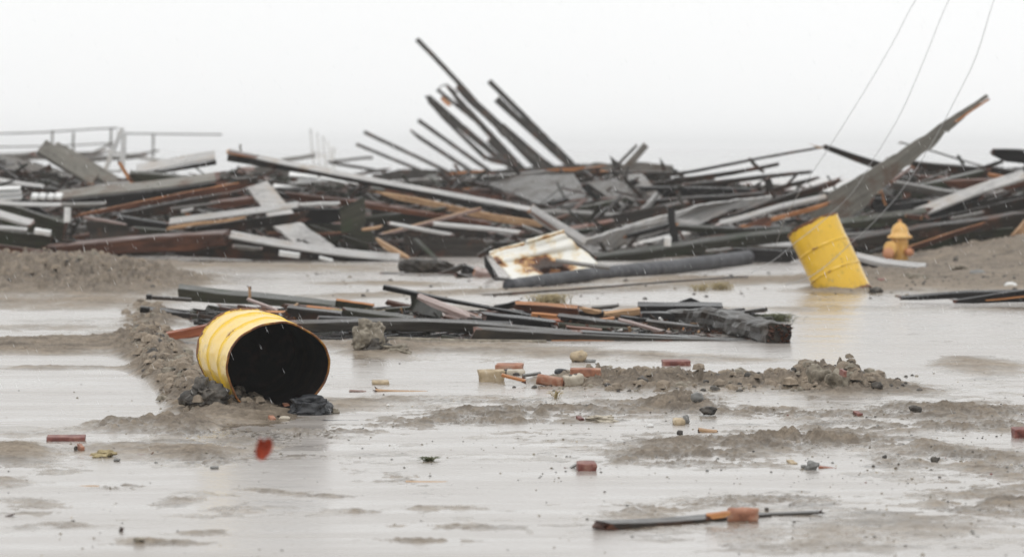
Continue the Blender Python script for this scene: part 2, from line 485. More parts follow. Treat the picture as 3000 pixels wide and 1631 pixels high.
# sand banks and hollows: (cx, cy, rx, ry, height m, clumpiness m, angle deg, sharpness)
# given by where they stand (photo column and the row at which their foot meets level ground)
BANKS = [
    # left berm in front of the heap
    (60, 816, 330, 28, 0.15, 0.12, 0, 1.5), (330, 822, 190, 24, 0.12, 0.12, 0, 1.5), (150, 842, 420, 20, 0.07, 0.05, 0, 2),
    (200, 775, 260, 12, 0.10, 0.06, 0, 1.5), (-300, 805, 300, 30, 0.2, 0.1, 0, 1.5),
    (190, 885, 330, 24, 0.030, 0.008, 0, 2), (300, 950, 330, 22, 0.006, 0.004, 0, 2),
    (100, 1015, 460, 26, 0.050, 0.02, -2, 2), (60, 1079, 330, 7, 0.03, 0.015, 0, 1.5),
    (140, 1055, 260, 12, -0.05, -0.05, 2, 2),
    (180, 1160, 300, 72, -0.045, -0.05, 0, 3), (-150, 1160, 300, 72, -0.045, -0.05, 0, 3),
    (60, 922, 300, 7, -0.04, -0.02, 0, 2), (110, 982, 300, 6, -0.04, -0.02, 2, 2),
    # churned ridge by the lying drum
    (420, 1015, 68, 34, 0.085, 0.09, 0, 1.3), (468, 1075, 72, 36, 0.10, 0.09, 0, 1.3), (540, 1140, 78, 38, 0.10, 0.09, 0, 1.3),
    (620, 1190, 110, 26, 0.07, 0.05, 0, 1.4), (720, 1205, 140, 22, 0.045, 0.02, 0, 1.6), (455, 930, 55, 22, 0.07, 0.08, 0, 1.3),
    (930, 1185, 170, 20, 0.045, 0.003, 0, 1.6), (1150, 1178, 200, 14, 0.025, 0.003, 0, 1.6),
    (640, 1240, 200, 14, 0.02, 0.003, 0, 2),
    # tyre-churned patches
    (360, 1245, 130, 26, 0.035, 0.03, 0, 1.6), (540, 1255, 110, 26, 0.035, 0.03, 0, 1.6), (100, 1262, 180, 18, 0.018, 0.002, 0, 2),
    (480, 1318, 260, 28, 0.030, 0.008, 0, 1.8), (30, 1325, 110, 26, 0.05, 0.012, 0, 1.6), (100, 1370, 150, 26, 0.01, 0.006, 0, 1.6), (0, 1415, 60, 14, 0.02, 0.01, 0, 1.6),
    (620, 1345, 100, 22, 0.02, 0.02, 0, 1.6), (70, 1480, 110, 30, 0.009, 0.006, 0, 1.6),
    (350, 1428, 60, 8, 0.02, 0.03, 0, 1.6), (520, 1465, 90, 18, 0.013, 0.010, -8, 1.6), (660, 1500, 110, 16, 0.013, 0.010, -8, 1.6),
    # middle
    (1600, 1032, 700, 16, 0.022, 0.004, 2, 2), (1130, 1030, 120, 14, 0.05, 0.02, 0, 1.6), (1050, 1012, 500, 8, 0.02, 0.01, 0, 2),
    (1400, 1170, 420, 14, 0.018, 0.006, 1, 2), (1000, 1262, 330, 20, 0.012, 0.016, -3, 1.6),
    (1350, 1222, 250, 20, 0.022, 0.026, -3, 1.6), (1700, 1205, 330, 22, 0.022, 0.026, 0, 1.6), (820, 1290, 180, 26, 0.010, 0.014, -3, 1.6),
    (1180, 1405, 150, 20, 0.012, 0.012, 5, 1.6), (1550, 1275, 200, 16, 0.006, 0.006, 0, 1.6), (1480, 1238, 200, 8, 0.02, 0.02, 0, 1.6),
    # clumpy ridge right of centre
    (1760, 1120, 170, 18, 0.05, 0.05, 0, 1.5), (2000, 1122, 230, 16, 0.035, 0.05, 0, 1.5), (2250, 1128, 260, 16, 0.035, 0.05, 0, 1.5),
    (2440, 1135, 120, 20, 0.06, 0.09, 0, 1.5), (2600, 1140, 150, 12, 0.03, 0.03, 3, 1.5),
    (2860, 1075, 140, 26, 0.022, 0.002, 4, 3), (2000, 1178, 110, 22, 0.05, 0.05, 0, 1.5),
    (2300, 1212, 330, 16, 0.03, 0.03, 2, 1.6), (2830, 1205, 260, 24, 0.035, 0.035, 2, 1.6), (2750, 1252, 330, 14, 0.03, 0.03, 0, 1.6),
    (2180, 1300, 330, 34, 0.028, 0.035, -2, 1.6), (2450, 1290, 200, 18, 0.03, 0.03, 2, 1.6), (2740, 1318, 130, 22, 0.035, 0.02, 5, 1.6), (2950, 1355, 200, 34, 0.035, 0.02, 5, 1.6),
    (2630, 1352, 100, 22, 0.02, 0.02, 4, 1.6), (2800, 1395, 330, 16, 0.014, 0.004, 0, 2), (2950, 1450, 250, 50, 0.016, 0.012, 0, 1.6),
    (2050, 1345, 220, 22, 0.012, 0.022, 3, 1.6), (1850, 1350, 90, 18, 0.006, 0.014, 0, 1.6),
    (1900, 1500, 130, 26, 0.012, 0.016, 0, 1.6), (2150, 1475, 160, 20, 0.014, 0.016, 0, 1.6), (2350, 1470, 120, 20, 0.014, 0.014, 0, 1.6),
    (2600, 1540, 420, 44, 0.018, 0.004, 0, 2), (2200, 1580, 450, 26, 0.006, 0.004, 0, 2), (2950, 1500, 250, 30, 0.01, 0.01, 0, 2),
    (2300, 1610, 260, 18, 0.01, 0.006, 0, 2),
    # faint smears in the foreground
    (480, 1592, 170, 9, 0.02, 0.012, 0, 1.6), (620, 1560, 120, 8, 0.016, 0.01, 0, 1.6), (1180, 1585, 180, 8, 0.018, 0.01, 0, 1.6), (1380, 1545, 160, 7, 0.014, 0.01, 0, 1.6), (1300, 1490, 150, 6, 0.012, 0.01, 0, 1.6), (150, 1540, 140, 8, 0.014, 0.01, 0, 1.6), (950, 1455, 120, 6, 0.012, 0.012, 3, 1.6), (1050, 1500, 90, 6, 0.012, 0.012, 3, 1.6), (760, 1440, 90, 6, 0.010, 0.012, 3, 1.6),
    # back
    (850, 785, 330, 12, 0.03, 0.004, 1, 2), (1500, 855, 700, 10, 0.028, 0.008, -1.6, 2), (1120, 835, 200, 8, 0.04, 0.008, 0, 2), (2250, 822, 500, 12, 0.04, 0.01, 0, 2),
    (2850, 815, 400, 42, 0.06, 0.018, 0, 2.5), (2950, 752, 300, 28, 0.13, 0.02, 0, 2), (3300, 760, 400, 50, 0.28, 0.03, 0, 2), (2580, 800, 150, 30, 0.03, 0.02, 0, 2),
    (2460, 850, 110, 12, 0.04, 0.02, 0, 2), (1700, 905, 900, 10, 0.012, 0.004, 0, 2),
    (900, 842, 300, 8, -0.04, -0.01, 0, 2),
]

CHURN = [None]
def H(px, py, X, Y):
    px = np.asarray(px, float); py = np.asarray(py, float); X = np.asarray(X, float); Y = np.asarray(Y, float)
    h = -0.003 + 0.020 * fbm(X * 0.42, Y * 0.9, 3, 6, 0.7)
    h = h - 0.0035 * np.clip((py - 1330) / 120.0, 0, 1) * np.clip((1900 - px) / 600.0, 0, 1)
    rough = np.full_like(h, 0.004)
    wob = fbm(X * 2.2, Y * 1.1, 41, 3)
    for (cx, cy, rx, ry, hh, rg, an, sh) in BANKS:
        if cy > 1150 and cx > 780: hh = hh * 0.42
        elif cy > 1230: hh = hh * 0.7
        c, s = math.cos(R(an)), math.sin(R(an))
        dx = px - cx; dy = py - cy
        u = (dx * c + dy * s) / rx; v = (-dx * s + dy * c) / ry
        r2 = (u * u + v * v) * (1 + 0.9 * wob)
        gsh = np.exp(-np.power(np.clip(r2, 0, 40), sh * 0.75))
        h = h + hh * gsh
        rough = rough + rg * gsh
    rough = np.clip(rough, 0.0, 0.12)
    CHURN[0] = np.clip((rough - 0.006) / 0.022, 0, 1)
    n1 = fbm(X * 5.5, Y * 4.0, 71, 5, 0.72)
    n2 = np.abs(fbm(X * 9.0, Y * 5.0, 91, 4, 0.65))
    h = h + rough * (n1 * 3.2 - n2 * 3.0 + 0.36)
    # tyre tread pressed into the sand at lower left
    tr = np.exp(-np.power(np.clip(((px - 350) / 120.0) ** 2 + ((py - 1248) / 26.0) ** 2, 0, 40), 2)) + np.exp(-np.power(np.clip(((px - 545) / 105.0) ** 2 + ((py - 1252) / 26.0) ** 2, 0, 40), 2))
    h = h + tr * 0.014 * np.sin(Y * 15.0 + X * 4.0 + 2.5 * wob) * (0.7 + 0.6 * np.sin(X * 60.0))
    # fine wind ripples at the water's edge
    rp = np.exp(-np.power(np.clip(((px - 880) / 330.0) ** 2 + ((py - 1275) / 52.0) ** 2, 0, 40), 1.5)) + 0.6 * np.exp(-np.power(np.clip(((px - 1700) / 700.0) ** 2 + ((py - 1225) / 40.0) ** 2, 0, 40), 1.5))
    h = h + rp * 0.010 * fbm(X * 2.0, Y * 14.0, 131, 3)
    # unseen sand rise added behind the heap to block light; beach falls away to the sea behind
    added_rise = np.exp(-((Y - 81) / 5.0) ** 2) * 0.5
    h = h + added_rise
    far = np.clip((Y - 150) / 60.0, 0, 1)
    h = h - far * 0.6
    return h

def ground_z(px, py):
    Y = DG(py); X = (px - 1500) * Y / F
    return float(H(np.array([px]), np.array([py]), np.array([X]), np.array([Y]))[0])

def GP(px, py):
    """point on the actual sand surface seen (approximately) at px, py"""
    q = py
    for _ in range(6):
        Y = DG(q); X = (px - 1500) * Y / F
        z = float(H(np.array([px]), np.array([q]), np.array([X]), np.array([Y]))[0])
        vis = 432 + F * (CAMH - z) / Y
        q += (py - vis) * 0.8
    Y = DG(q)
    return Vector(((px - 1500) * Y / F, Y, max(z, 0.0)))

def build_ground():
    xs = np.concatenate([[-9000, -4000, -2200, -1400], np.arange(-900, -100, 25), np.arange(-100, 3101, 5.0), np.arange(3125, 3901, 25), [4400, 5200, 7000, 12000]])
    ys = np.concatenate([[4500, 3200, 2600, 2200, 2000], np.arange(1900, 1660, -10), np.arange(1660, 1240, -1.4), np.arange(1240, 1000, -1.0), np.arange(1000, 740, -1.3), np.arange(740, 560, -4), [550, 540, 530, 520, 510, 500, 490, 480, 470, 460, 450, 444, 440, 438]])
    PXg, PYy = np.meshgrid(xs, ys)
    Yw = F * CAMH / (PYy - 432.0)
    Xw = (PXg - 1500) * Yw / F
    Z = H(PXg, PYy, Xw, Yw)
    churn = CHURN[0].astype(np.float32).ravel()
    nv = Z.size
    co = np.stack([Xw.ravel(), Yw.ravel(), Z.ravel()], 1).astype(np.float32)
    nr, nc = Z.shape
    idx = np.arange(nv).reshape(nr, nc)
    q = np.stack([idx[:-1, :-1].ravel(), idx[:-1, 1:].ravel(), idx[1:, 1:].ravel(), idx[1:, :-1].ravel()], 1).astype(np.int32)
    me = bpy.data.meshes.new('ground')
    me.vertices.add(nv); me.vertices.foreach_set('co', co.ravel())
    me.loops.add(q.size); me.loops.foreach_set('vertex_index', q.ravel())
    me.polygons.add(len(q))
    me.polygons.foreach_set('loop_start', np.arange(0, q.size, 4, dtype=np.int32))
    me.polygons.foreach_set('loop_total', np.full(len(q), 4, np.int32))
    me.polygons.foreach_set('use_smooth', np.ones(len(q), bool))
    me.update(calc_edges=True)
    at = me.attributes.new('churn', 'FLOAT', 'POINT')
    at.data.foreach_set('value', churn)
    me.materials.append(M['sand'])
    o = bpy.data.objects.new('ground', me)
    COL.objects.link(o)
    tag(o, 'wet grey-tan sand with churned ridges and flat washed patches', kind='structure')
build_ground()

def sheet(name, x0, x1, y0, y1, z, mat, label):
    o = mesh_obj(name, [(x0, y0, z), (x1, y0, z), (x1, y1, z), (x0, y1, z)], [(0, 1, 2, 3)], mat)
    tag(o, label, kind='structure')
sheet('water', -260, 260, 2, 210, 0.0, M['water'], 'shallow rain water standing in sheets over the sand')
sheet('sea', -2500, 2500, 210, 5000, 0.0, M['sea'], 'grey sea fading into the mist behind the wreckage')

# ------------------------------------------------------------------ plank builder
rnd = random.Random(11)

def plank_geo(p0, p1, t, tp, Y, bow=0, jag=(1, 1), Y1=None, freshface=None, b=None, wave=1.0, seed=0):
    """p0,p1: the arris between front and top face in photo pixels. t: front height px (or pair), tp: visible top px."""
    rn = random.Random(seed * 7919 + 5)
    Y1 = Y if Y1 is None else Y1
    t0, t1 = (t if isinstance(t, tuple) else (t, t))
    A0, A1 = P(p0[0], p0[1], Y), P(p1[0], p1[1], Y1)
    s = F / ((Y + Y1) / 2)
    u = (A1 - A0); L = u.length; u.normalize()
    v = Vector((0, 1, 0))
    n = u.cross(v)
    if n.z < 0: n = -n
    n.normalize()
    v = u.cross(n); v.normalize()
    if v.y < 0: v = -v
    if tp > 0:
        bb = b if b else max(0.05, min(0.42, tp / s / math.sin(R(14))))
        sp = min(0.97, tp / s / bb)
    else:
        bb = b if b else max(0.04, min(0.2, 0.5 * (t0 + t1) / s * 0.8)); sp = 0.0
    phi = math.asin(sp)
    d = v * math.cos(phi) + n * math.sin(phi)
    g = -n * math.cos(phi) + v * math.sin(phi)
    ns = max(4, min(20, int(L / 0.16)))
    wv = wave * min(0.018, L * 0.007) * rn.uniform(0.3, 1.2); wf = rn.uniform(3, 7); wp = rn.uniform(0, 6)
    tp0, tp1 = rn.uniform(0.35, 0.95), rn.uniform(0.35, 0.95)
    V = []; UVs = []; Fc = []; FM = []
    for i in range(ns + 1):
        k = i / ns
        c = A0.lerp(A1, k) + n * (bow / s * 4 * k * (1 - k) + wv * math.sin(k * wf + wp) - wv * math.sin(wp) * (1 - k) - wv * math.sin(wf + wp) * k)
        tf = 1.0
        if jag[0] > 0.35: tf = min(tf, tp0 + (1 - tp0) * min(1, k / 0.13))
        if jag[1] > 0.35: tf = min(tf, tp1 + (1 - tp1) * min(1, (1 - k) / 0.13))
        a = (t0 + (t1 - t0) * k) / s / max(0.3, math.cos(phi)) * tf
        ch = min(a, bb) * 0.10
        wob = [rn.uniform(-1, 1) * min(a, bb) * 0.06 for _ in range(4)]
        chip = rn.random() < 0.22
        ck = rn.choice((0, 1, 2, 3))
        q = [(ch, 0), (bb - ch, 0), (bb, ch), (bb, a - ch), (bb - ch, a), (ch, a), (0, a - ch), (0, ch)]
        per = 0; last = None
        for j, (x, y) in enumerate(q):
            m = 0.0
            if chip and j // 2 == ck: m = min(a, bb) * rn.uniform(0.1, 0.3)
            xx = x + (m if x < bb / 2 else -m) + wob[j % 4] * 0.6
            yy = y + (m if y < a / 2 else -m) + wob[(j + 1) % 4] * 0.6
            off = 0
            if i == 0 and jag[0]: off = rn.uniform(-1.0, 0.7) * min(0.35, L * 0.09) * jag[0] * min(1, a * 12)
            if i == ns and jag[1]: off = rn.uniform(-0.7, 1.0) * min(0.35, L * 0.09) * jag[1] * min(1, a * 12)
            V.append(c + d * xx + g * yy + u * off)
            if last is not None: per += math.hypot(x - last[0], y - last[1])
            last = (x, y)
            UVs.append([k * L + off, per])
    for i in range(ns):
        for j in range(8):
            j2 = (j + 1) % 8
            Fc.append((i * 8 + j, i * 8 + j2, (i + 1) * 8 + j2, (i + 1) * 8 + j))
            fm = 0
            if freshface == 'front' and j in (5, 6, 7): fm = 1
            if freshface == 'top' and j in (0, 7, 1): fm = 1
            if freshface == 'bottom' and j in (4, 5): fm = 1
            if freshface == 'end0top' and j in (0, 7) and i < ns * 0.18: fm = 1
            FM.append(fm)
    for e_, base in ((0, 0), (1, ns * 8)):
        cc = sum((V[base + j] for j in range(8)), Vector()) / 8
        if jag[e_]:
            cc = cc + u * (-1 if e_ == 0 else 1) * rn.uniform(0, 0.6) * min(0.25, L * 0.06) * jag[e_]
        V.append(cc); UVs.append([e_ * L, 0.1])
        ci = len(V) - 1
        for j in range(8):
            j2 = (j + 1) % 8
            Fc.append((base + j2, base + j, ci) if e_ == 0 else (base + j, base + j2, ci))
            FM.append(1 if jag[e_] else 0)
    # splinters at torn ends
    for e_ in (0, 1):
        if jag[e_] and jag[e_] > 0.5:
            base = 0 if e_ == 0 else ns * 8
            for _ in range(3):
                j = rn.randrange(8)
                pA = V[base + j]; pB = V[base + (j + 1) % 8]
                sg = -1 if e_ == 0 else 1
                tip = pA.lerp(pB, 0.5) + u * sg * rn.uniform(0.05, 0.3) * min(1.0, L * 0.3) + n * rn.uniform(-.02, .02)
                inn = pA.lerp(pB, 0.5) + (cc - pA) * 0.0 + g * 0.012 - u * sg * 0.03
                k0 = len(V)
                V += [pA.copy(), pB.copy(), inn, tip]
                UVs += [[e_ * L, 0], [e_ * L, .05], [e_ * L, .1], [e_ * L + .2, .05]]
                Fc += [(k0, k0 + 1, k0 + 3), (k0 + 1, k0 + 2, k0 + 3), (k0 + 2, k0, k0 + 3), (k0, k0 + 2, k0 + 1)]
                FM += [1, 1, 1, 1]
    return V, Fc, FM, UVs, A0.lerp(A1, 0.5)

_seed = [0]
USEDLABELS = {}
def plank(name, label, p0, p1, t, tp, Y, mat='dark', fresh='rust', cat='plank', group=None, parent=None, **kw):
    _seed[0] += 1
    V, Fc, FM, UVs, mid = plank_geo(p0, p1, t, tp, Y, seed=_seed[0], **kw)
    o = mesh_obj(name, V, Fc, [M[mat], M[fresh]], parent=parent, loc=mid, fm=FM, uvs=UVs)
    if parent is None: tag(o, label, cat, group)
    elif label: tag(o, label)
    return o

def slab(name, label, cat, poly, Y, thick, mat, parent=None, Ys=None, jagn=0, group=None, fresh='orange', grain=None):
    """a board seen flat-on: polygon outline in photo pixels at depth(s), real thickness behind it"""
    rn = random.Random(len(name) * 31 + int(poly[0][0]))
    pts = []
    m0 = len(poly)
    for i, (x, y) in enumerate(poly):
        x2, y2 = poly[(i + 1) % m0]
        Ya = Ys[i] if Ys else Y; Yb = Ys[(i + 1) % m0] if Ys else Y
        el = math.hypot(x2 - x, y2 - y); kk = max(1, int(el / 13))
        for q in range(kk):
            f_ = q / kk; j_ = 0 if q == 0 else rn.gauss(0, 1.1)
            pts.append(P(x + (x2 - x) * f_ - (y2 - y) / el * j_, y + (y2 - y) * f_ + (x2 - x) / el * j_, Ya + (Yb - Ya) * f_))
    cen = sum(pts, Vector()) / len(pts)
    nf = len(pts)
    a = Vector((0, 0, 0))
    for i_ in range(len(pts)):
        a += (pts[i_] - cen).cross(pts[(i_ + 1) % len(pts)] - cen)
    if a.y > 0: a = -a
    a.normalize()
    ax = grain if grain else (pts[1] - pts[0]).normalized()
    ay = a.cross(ax)
    V = pts + [p - a * thick for p in pts]
    UVs = [[(p - cen).dot(ax), (p - cen).dot(ay)] for p in pts] * 2
    Fc = [tuple(range(nf)), tuple(range(2 * nf - 1, nf - 1, -1))] + [(i, i + nf, (i + 1) % nf + nf, (i + 1) % nf) for i in range(nf)]
    o = mesh_obj(name, V, Fc, [M[mat], M[fresh]], parent=parent, loc=cen, fm=[0, 0] + [0] * nf, uvs=UVs)
    bm = bmesh.new(); bm.from_mesh(o.data); bmesh.ops.recalc_face_normals(bm, faces=bm.faces); bm.to_mesh(o.data); bm.free()
    if parent is None: tag(o, label, cat, group)
    return o
# ------------------------------------------------------------------ the long wreckage heap
PL = plank
C = 'board'
# ---- left end
PL('timber', 'thick dark mossy timber at the bottom left corner of the heap', (-60, 575), (195, 655), 58, 6, 60.5, 'olive', cat='timber', jag=(0, .3))
PL('timber', 'mossy dark timber below the small pale tilted board at far left', (-80, 668), (150, 690), 62, 3, 59.5, 'olive', cat='timber', jag=(0, .3))
PL('timber', 'dark brown timber lying on the sand berm at far left', (-60, 712), (165, 742), 32, 3, 58.6, 'rust', cat='timber')
PL('board', 'narrow pale board tilted down to the right at the far left edge', (-40, 622), (86, 658), 9, 15, 58.9, 'light', cat=C)
PL('board', 'thin pale strip of board just under the narrow tilted board at far left', (-60, 666), (78, 674), 5, 7, 58.4, 'light', cat=C, jag=(0, 0))
PL('painted_block', 'short white painted block at the right end of the thin pale strip', (101, 672), (148, 679), 14, 5, 58.2, 'white', 'white', cat='block', jag=(0, 0))
PL('painted_post', 'short white upright stub between two dark timbers on the left', (188, 607), (186, 650), 19, 0, 59.2, 'white', 'white', cat='post', jag=(0, .3))
PL('board', 'long pale board edge sagging across the far left above the mossy timber', (-60, 588), (182, 602), 4, 9, 60.0, 'light', cat=C, bow=-8)
PL('board', 'short grey-topped board right of the white upright stub', (180, 600), (306, 598), 9, 7, 59.6, 'grey', cat=C)
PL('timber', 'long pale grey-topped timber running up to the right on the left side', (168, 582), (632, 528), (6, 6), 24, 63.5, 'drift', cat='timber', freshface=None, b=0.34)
PL('timber', 'black timber as shaded front of the long grey-topped timber', (172, 588), (640, 534), (36, 28), 2, 63.2, 'black', cat='timber')  # black wood stands in for the shaded front of the timber above
PL('split_beam', 'orange-brown split beam sloping up to the right with its raw side showing', (240, 627), (742, 530), (9, 22), 2, 61.0, 'orange', cat='beam', freshface='front', jag=(1.4, .4), bow=3)
PL('timber', 'short dark end piece at the top of the orange split beam', (694, 524), (754, 520), 20, 3, 60.8, 'dark', cat='timber', jag=(.5, 0))
PL('timber', 'dark red-brown timber under the orange split beam', (330, 630), (700, 560), (26, 34), 4, 61.6, 'dark', cat='timber')
PL('board', 'dark board with thin white wet top edge below the orange split beam', (343, 632), (492, 657), 27, 5, 59.8, 'black', cat=C)
PL('lath', 'pinkish bare lath pointing right below the left end of the orange split beam', (248, 634), (368, 657), 7, 2, 59.5, 'pink', 'pink', cat='lath')
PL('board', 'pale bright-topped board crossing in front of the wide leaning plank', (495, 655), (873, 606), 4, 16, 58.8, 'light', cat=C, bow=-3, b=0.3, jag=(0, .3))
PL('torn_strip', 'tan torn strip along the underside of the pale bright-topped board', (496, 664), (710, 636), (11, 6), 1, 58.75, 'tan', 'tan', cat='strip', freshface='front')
PL('timber', 'dark timber as shaded front of the pale bright-topped board', (560, 668), (880, 622), 30, 1, 59.2, 'dark', cat='timber')  # dark colour gives the bright-topped board a shaded front
PL('beam', 'long rusty brown beam with frosty top lying on the sand at lower left', (152, 722), (640, 684), (36, 52), 8, 58.0, 'rust', cat='beam', bow=4, b=0.3)
PL('timber', 'dark brown timber under the right end of the rusty brown beam', (470, 700), (930, 728), 48, 4, 58.5, 'dark', cat='timber')
PL('board', 'short maroon and grey board left of the wide leaning plank', (612, 596), (762, 578), 20, 8, 61.2, 'rust', cat=C)
PL('board', 'thin pale bar in the dark hollow left of the leaning plank', (500, 612), (640, 594), 5, 5, 60.6, 'grey', cat=C)
PL('board', 'dull olive board in the hollow under the orange split beam', (400, 668), (640, 690), 16, 4, 59.1, 'olive', cat=C)
PL('lath', 'small pale lath end in the hollow above the rusty beam', (530, 618), (566, 610), 8, 3, 60.2, 'light', cat='lath')
slab('deck_section', 'dark grey tilted deck section behind the two leaning planks on the far left', 'deck', [(-120, 470), (20, 452), (300, 536), (330, 580), (-120, 578)], 78, 0.12, 'grey', Ys=[78, 78, 77, 76, 76])
PL('board', 'pale grey edge board along the top of the tilted deck section at far left', (-100, 466), (90, 452), 12, 8, 82, 'grey', cat=C)
PL('deck_board', 'flat grey deck edge under the far railing at left', (-150, 452), (300, 446), 20, 2, 150, 'grey', cat='board')
PL('plank', 'broad grey plank leaning down to the right from the left skyline with dark lower edge', (110, 443), (268, 541), 9, 40, 72, 'drift', cat='plank', b=0.34, jag=(.2, .2))
PL('plank', 'second broad grey plank lying close behind the first at the left skyline', (150, 440), (330, 545), 8, 30, 74, 'drift', cat='plank', b=0.3, jag=(.4, .4))
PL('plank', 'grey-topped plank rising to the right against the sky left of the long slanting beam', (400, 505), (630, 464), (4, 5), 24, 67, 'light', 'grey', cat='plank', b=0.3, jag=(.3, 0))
PL('timber', 'dark timber as shaded front of the grey-topped rising plank at the skyline', (440, 503), (632, 469), (8, 14), 0, 67.2, 'dark', cat='timber', jag=(0, 0))  # the rising plank's front shade, put in as a dark timber
PL('stub', 'short orange-brown stub leaning left near the white broken framework', (354, 474), (396, 540), 11, 0, 65.5, 'orange', cat='stub')
PL('timber', 'short fat mossy dark timber under the grey-topped rising plank', (385, 508), (540, 520), 32, 8, 65.0, 'olive', cat='timber')
PL('board', 'thin curved grey board along the foot of the two broad leaning planks', (262, 552), (420, 536), 8, 6, 66.5, 'grey', cat=C, bow=5)
PL('board', 'dark purple-grey board edge above the white slatted panel', (60, 545), (200, 556), 16, 2, 66, 'dark', cat=C)

def frame_thing(name, label, cat, pos):
    return tag(empty(name, pos), label, cat)
# broken frame of white painted wood, use unknown
fr = frame_thing('broken_framework', 'white painted broken framework standing up behind the orange-brown stub', 'framework', P(330, 505, 75))
for a_, b_, t_ in (((353, 372), (302, 500), 13), ((356, 395), (350, 500), 15), ((298, 498), (352, 498), 8), ((322, 452), (352, 455), 7)):
    PL('frame_member', None, a_, b_, t_, 2, 75, 'white', 'white', parent=fr, jag=(0, .3))
# white slatted panel far left
fr = frame_thing('slatted_panel', 'white slatted panel lying flat on the far left of the heap', 'panel', P(80, 590, 62))
for x0, y0, x1, y1 in ((-30, 556, 58, 552), (-30, 571, 60, 566), (-30, 585, 62, 580)):
    PL('slat', None, (x0, y0), (x1, y1), 5, 8, 62, 'white', 'white', parent=fr, jag=(0, 0))
for x0 in (90, 113, 137, 160):
    PL('slat', None, (x0, 575), (x0 + 19, 577), 10, 11, 61.6, 'white', 'white', parent=fr, jag=(0, 0))
# far railing on the standing stretch of boardwalk
RY = 165
def railing(label, rails, posts, Y=RY, t=4.5):
    r0 = rails[0]
    f = frame_thing('railing', label, 'railing', P(r0[0], r0[1], Y))
    for x0, y0, x1, y1 in rails:
        PL('rail', None, (x0, y0), (x1, y1), t, 0, Y, 'grey', 'grey', parent=f, jag=(0, 0), b=0.06)
    for x, y0, y1 in posts:
        PL('post', None, (x, y0), (x, y1), t * 1.4, 0, Y, 'grey', 'grey', parent=f, jag=(0, 0), b=0.09)
railing('faint grey two-rail boardwalk railing against the mist at upper left', [(-80, 392, 345, 373), (-80, 430, 345, 417)], [(150, 382, 455), (322, 374, 450), (-40, 390, 460)])
railing('faint single-rail railing stretching right of the white broken framework', [(340, 389, 651, 392)], [(445, 391, 480), (212, 388, 470)], Y=172)
PL('brace', 'grey diagonal brace leaning under the far left railing', (225, 465), (330, 417), 6, 0, 160, 'grey', cat='brace', jag=(0, 0))
PL('brace', 'lower grey diagonal brace beside the faint railing post', (375, 452), (465, 438), 6, 0, 160, 'grey', cat='brace', jag=(.3, 0))
PL('board', 'far pale deck board seen between the railing posts at upper left', (180, 470), (420, 452), 12, 6, 140, 'grey', cat=C)
PL('board', 'far misty board tilted under the railing right of the white framework', (300, 440), (480, 470), 8, 4, 150, 'light', cat=C)
PL('board', 'far dark board end leaning left beneath the two-rail railing', (120, 440), (215, 480), 14, 2, 145, 'grey', cat=C)

# ---- middle left
PL('slanting_beam', 'long slanting beam from the left skyline down to the centre with orange torn left end', (668, 447), (1575, 621), (4, 3), 12, 63.0, 'light', 'tan', cat='beam', jag=(.3, .3), b=0.18, bow=-4)  # thin pale board as the beam's lit, partly weathered top
PL('torn_strip', 'orange torn strip at the upper left end of the long slanting beam', (670, 446), (752, 462), (7, 3), 6, 62.8, 'orange', cat='strip', jag=(1, 1), freshface='top')
PL('timber', 'dark timber as shaded front of the long slanting beam', (668, 452), (1565, 626), (20, 15), 0, 63.15, 'dark', cat='timber', jag=(0, .3))  # the beam's front shade, put in as a separate dark timber
PL('wood_chip', 'small upright splinter standing on the torn left end of the slanting beam', (706, 424), (708, 446), 6, 0, 63.2, 'grey', cat='splinter')
slab('leaning_plank', 'wide pale plank leaning down to the right, crossed by a bright-topped board', 'plank', [(722, 548), (782, 530), (835, 590), (880, 650), (982, 722), (900, 740), (800, 660), (770, 610)], 60.5, 0.05, 'light', grain=Vector((0.78, 0, -0.62)), Ys=[61.5, 61.5, 60.9, 60.4, 59.6, 59.6, 60.4, 60.9])
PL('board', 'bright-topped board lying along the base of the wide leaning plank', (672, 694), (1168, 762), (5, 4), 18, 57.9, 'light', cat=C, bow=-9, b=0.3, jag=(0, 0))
PL('board', 'dark board as shaded front of the bright-topped board at the heap foot', (676, 700), (1120, 764), (26, 16), 2, 58.1, 'dark', cat=C)  # shade on the front of the board above, as dark wood
PL('board', 'thin blue-grey wet board ending right of the wide leaning plank', (876, 601), (992, 597), 7, 7, 59.9, 'light', cat=C)
slab('square_board', 'dark square-cut board standing flat-on behind the thin blue-grey board', 'board', [(995, 606), (1070, 580), (1071, 655), (1052, 676), (1000, 684)], 61.0, 0.05, 'olive')
PL('board', 'orange-brown bare board low down behind the wide leaning plank', (782, 681), (1010, 680), 10, 1, 61.2, 'orange', cat=C, freshface='front')
PL('timber', 'dark red-brown timber above the square-cut board', (850, 566), (1120, 596), 22, 4, 62.3, 'rust', cat='timber')
PL('timber', 'dark timber left of the square-cut board', (780, 610), (1000, 612), 44, 2, 61.8, 'black', cat='timber')
PL('split_beam', 'tan split underside beam beneath the middle of the long slanting beam', (1106, 562), (1566, 646), (15, 22), 2, 62.2, 'tan', 'tan', cat='beam', freshface='front', jag=(1.2, .8))
PL('lath', 'pinkish-orange lath rising right to meet the tan split beam', (1122, 684), (1408, 609), 9, 3, 60.6, 'tan', 'pink', cat='lath', freshface='front', jag=(1.5, .3))
PL('board', 'grey wet board below the pinkish-orange lath', (1140, 655), (1320, 688), 6, 6, 60.3, 'light', cat=C)
PL('board', 'thin grey board behind the rusty white basin on its left', (1265, 655), (1522, 682), 7, 7, 60.0, 'light', cat=C)
PL('board', 'short grey board left above the rim of the rusty white basin', (1530, 662), (1590, 685), 8, 5, 60.2, 'grey', cat=C)
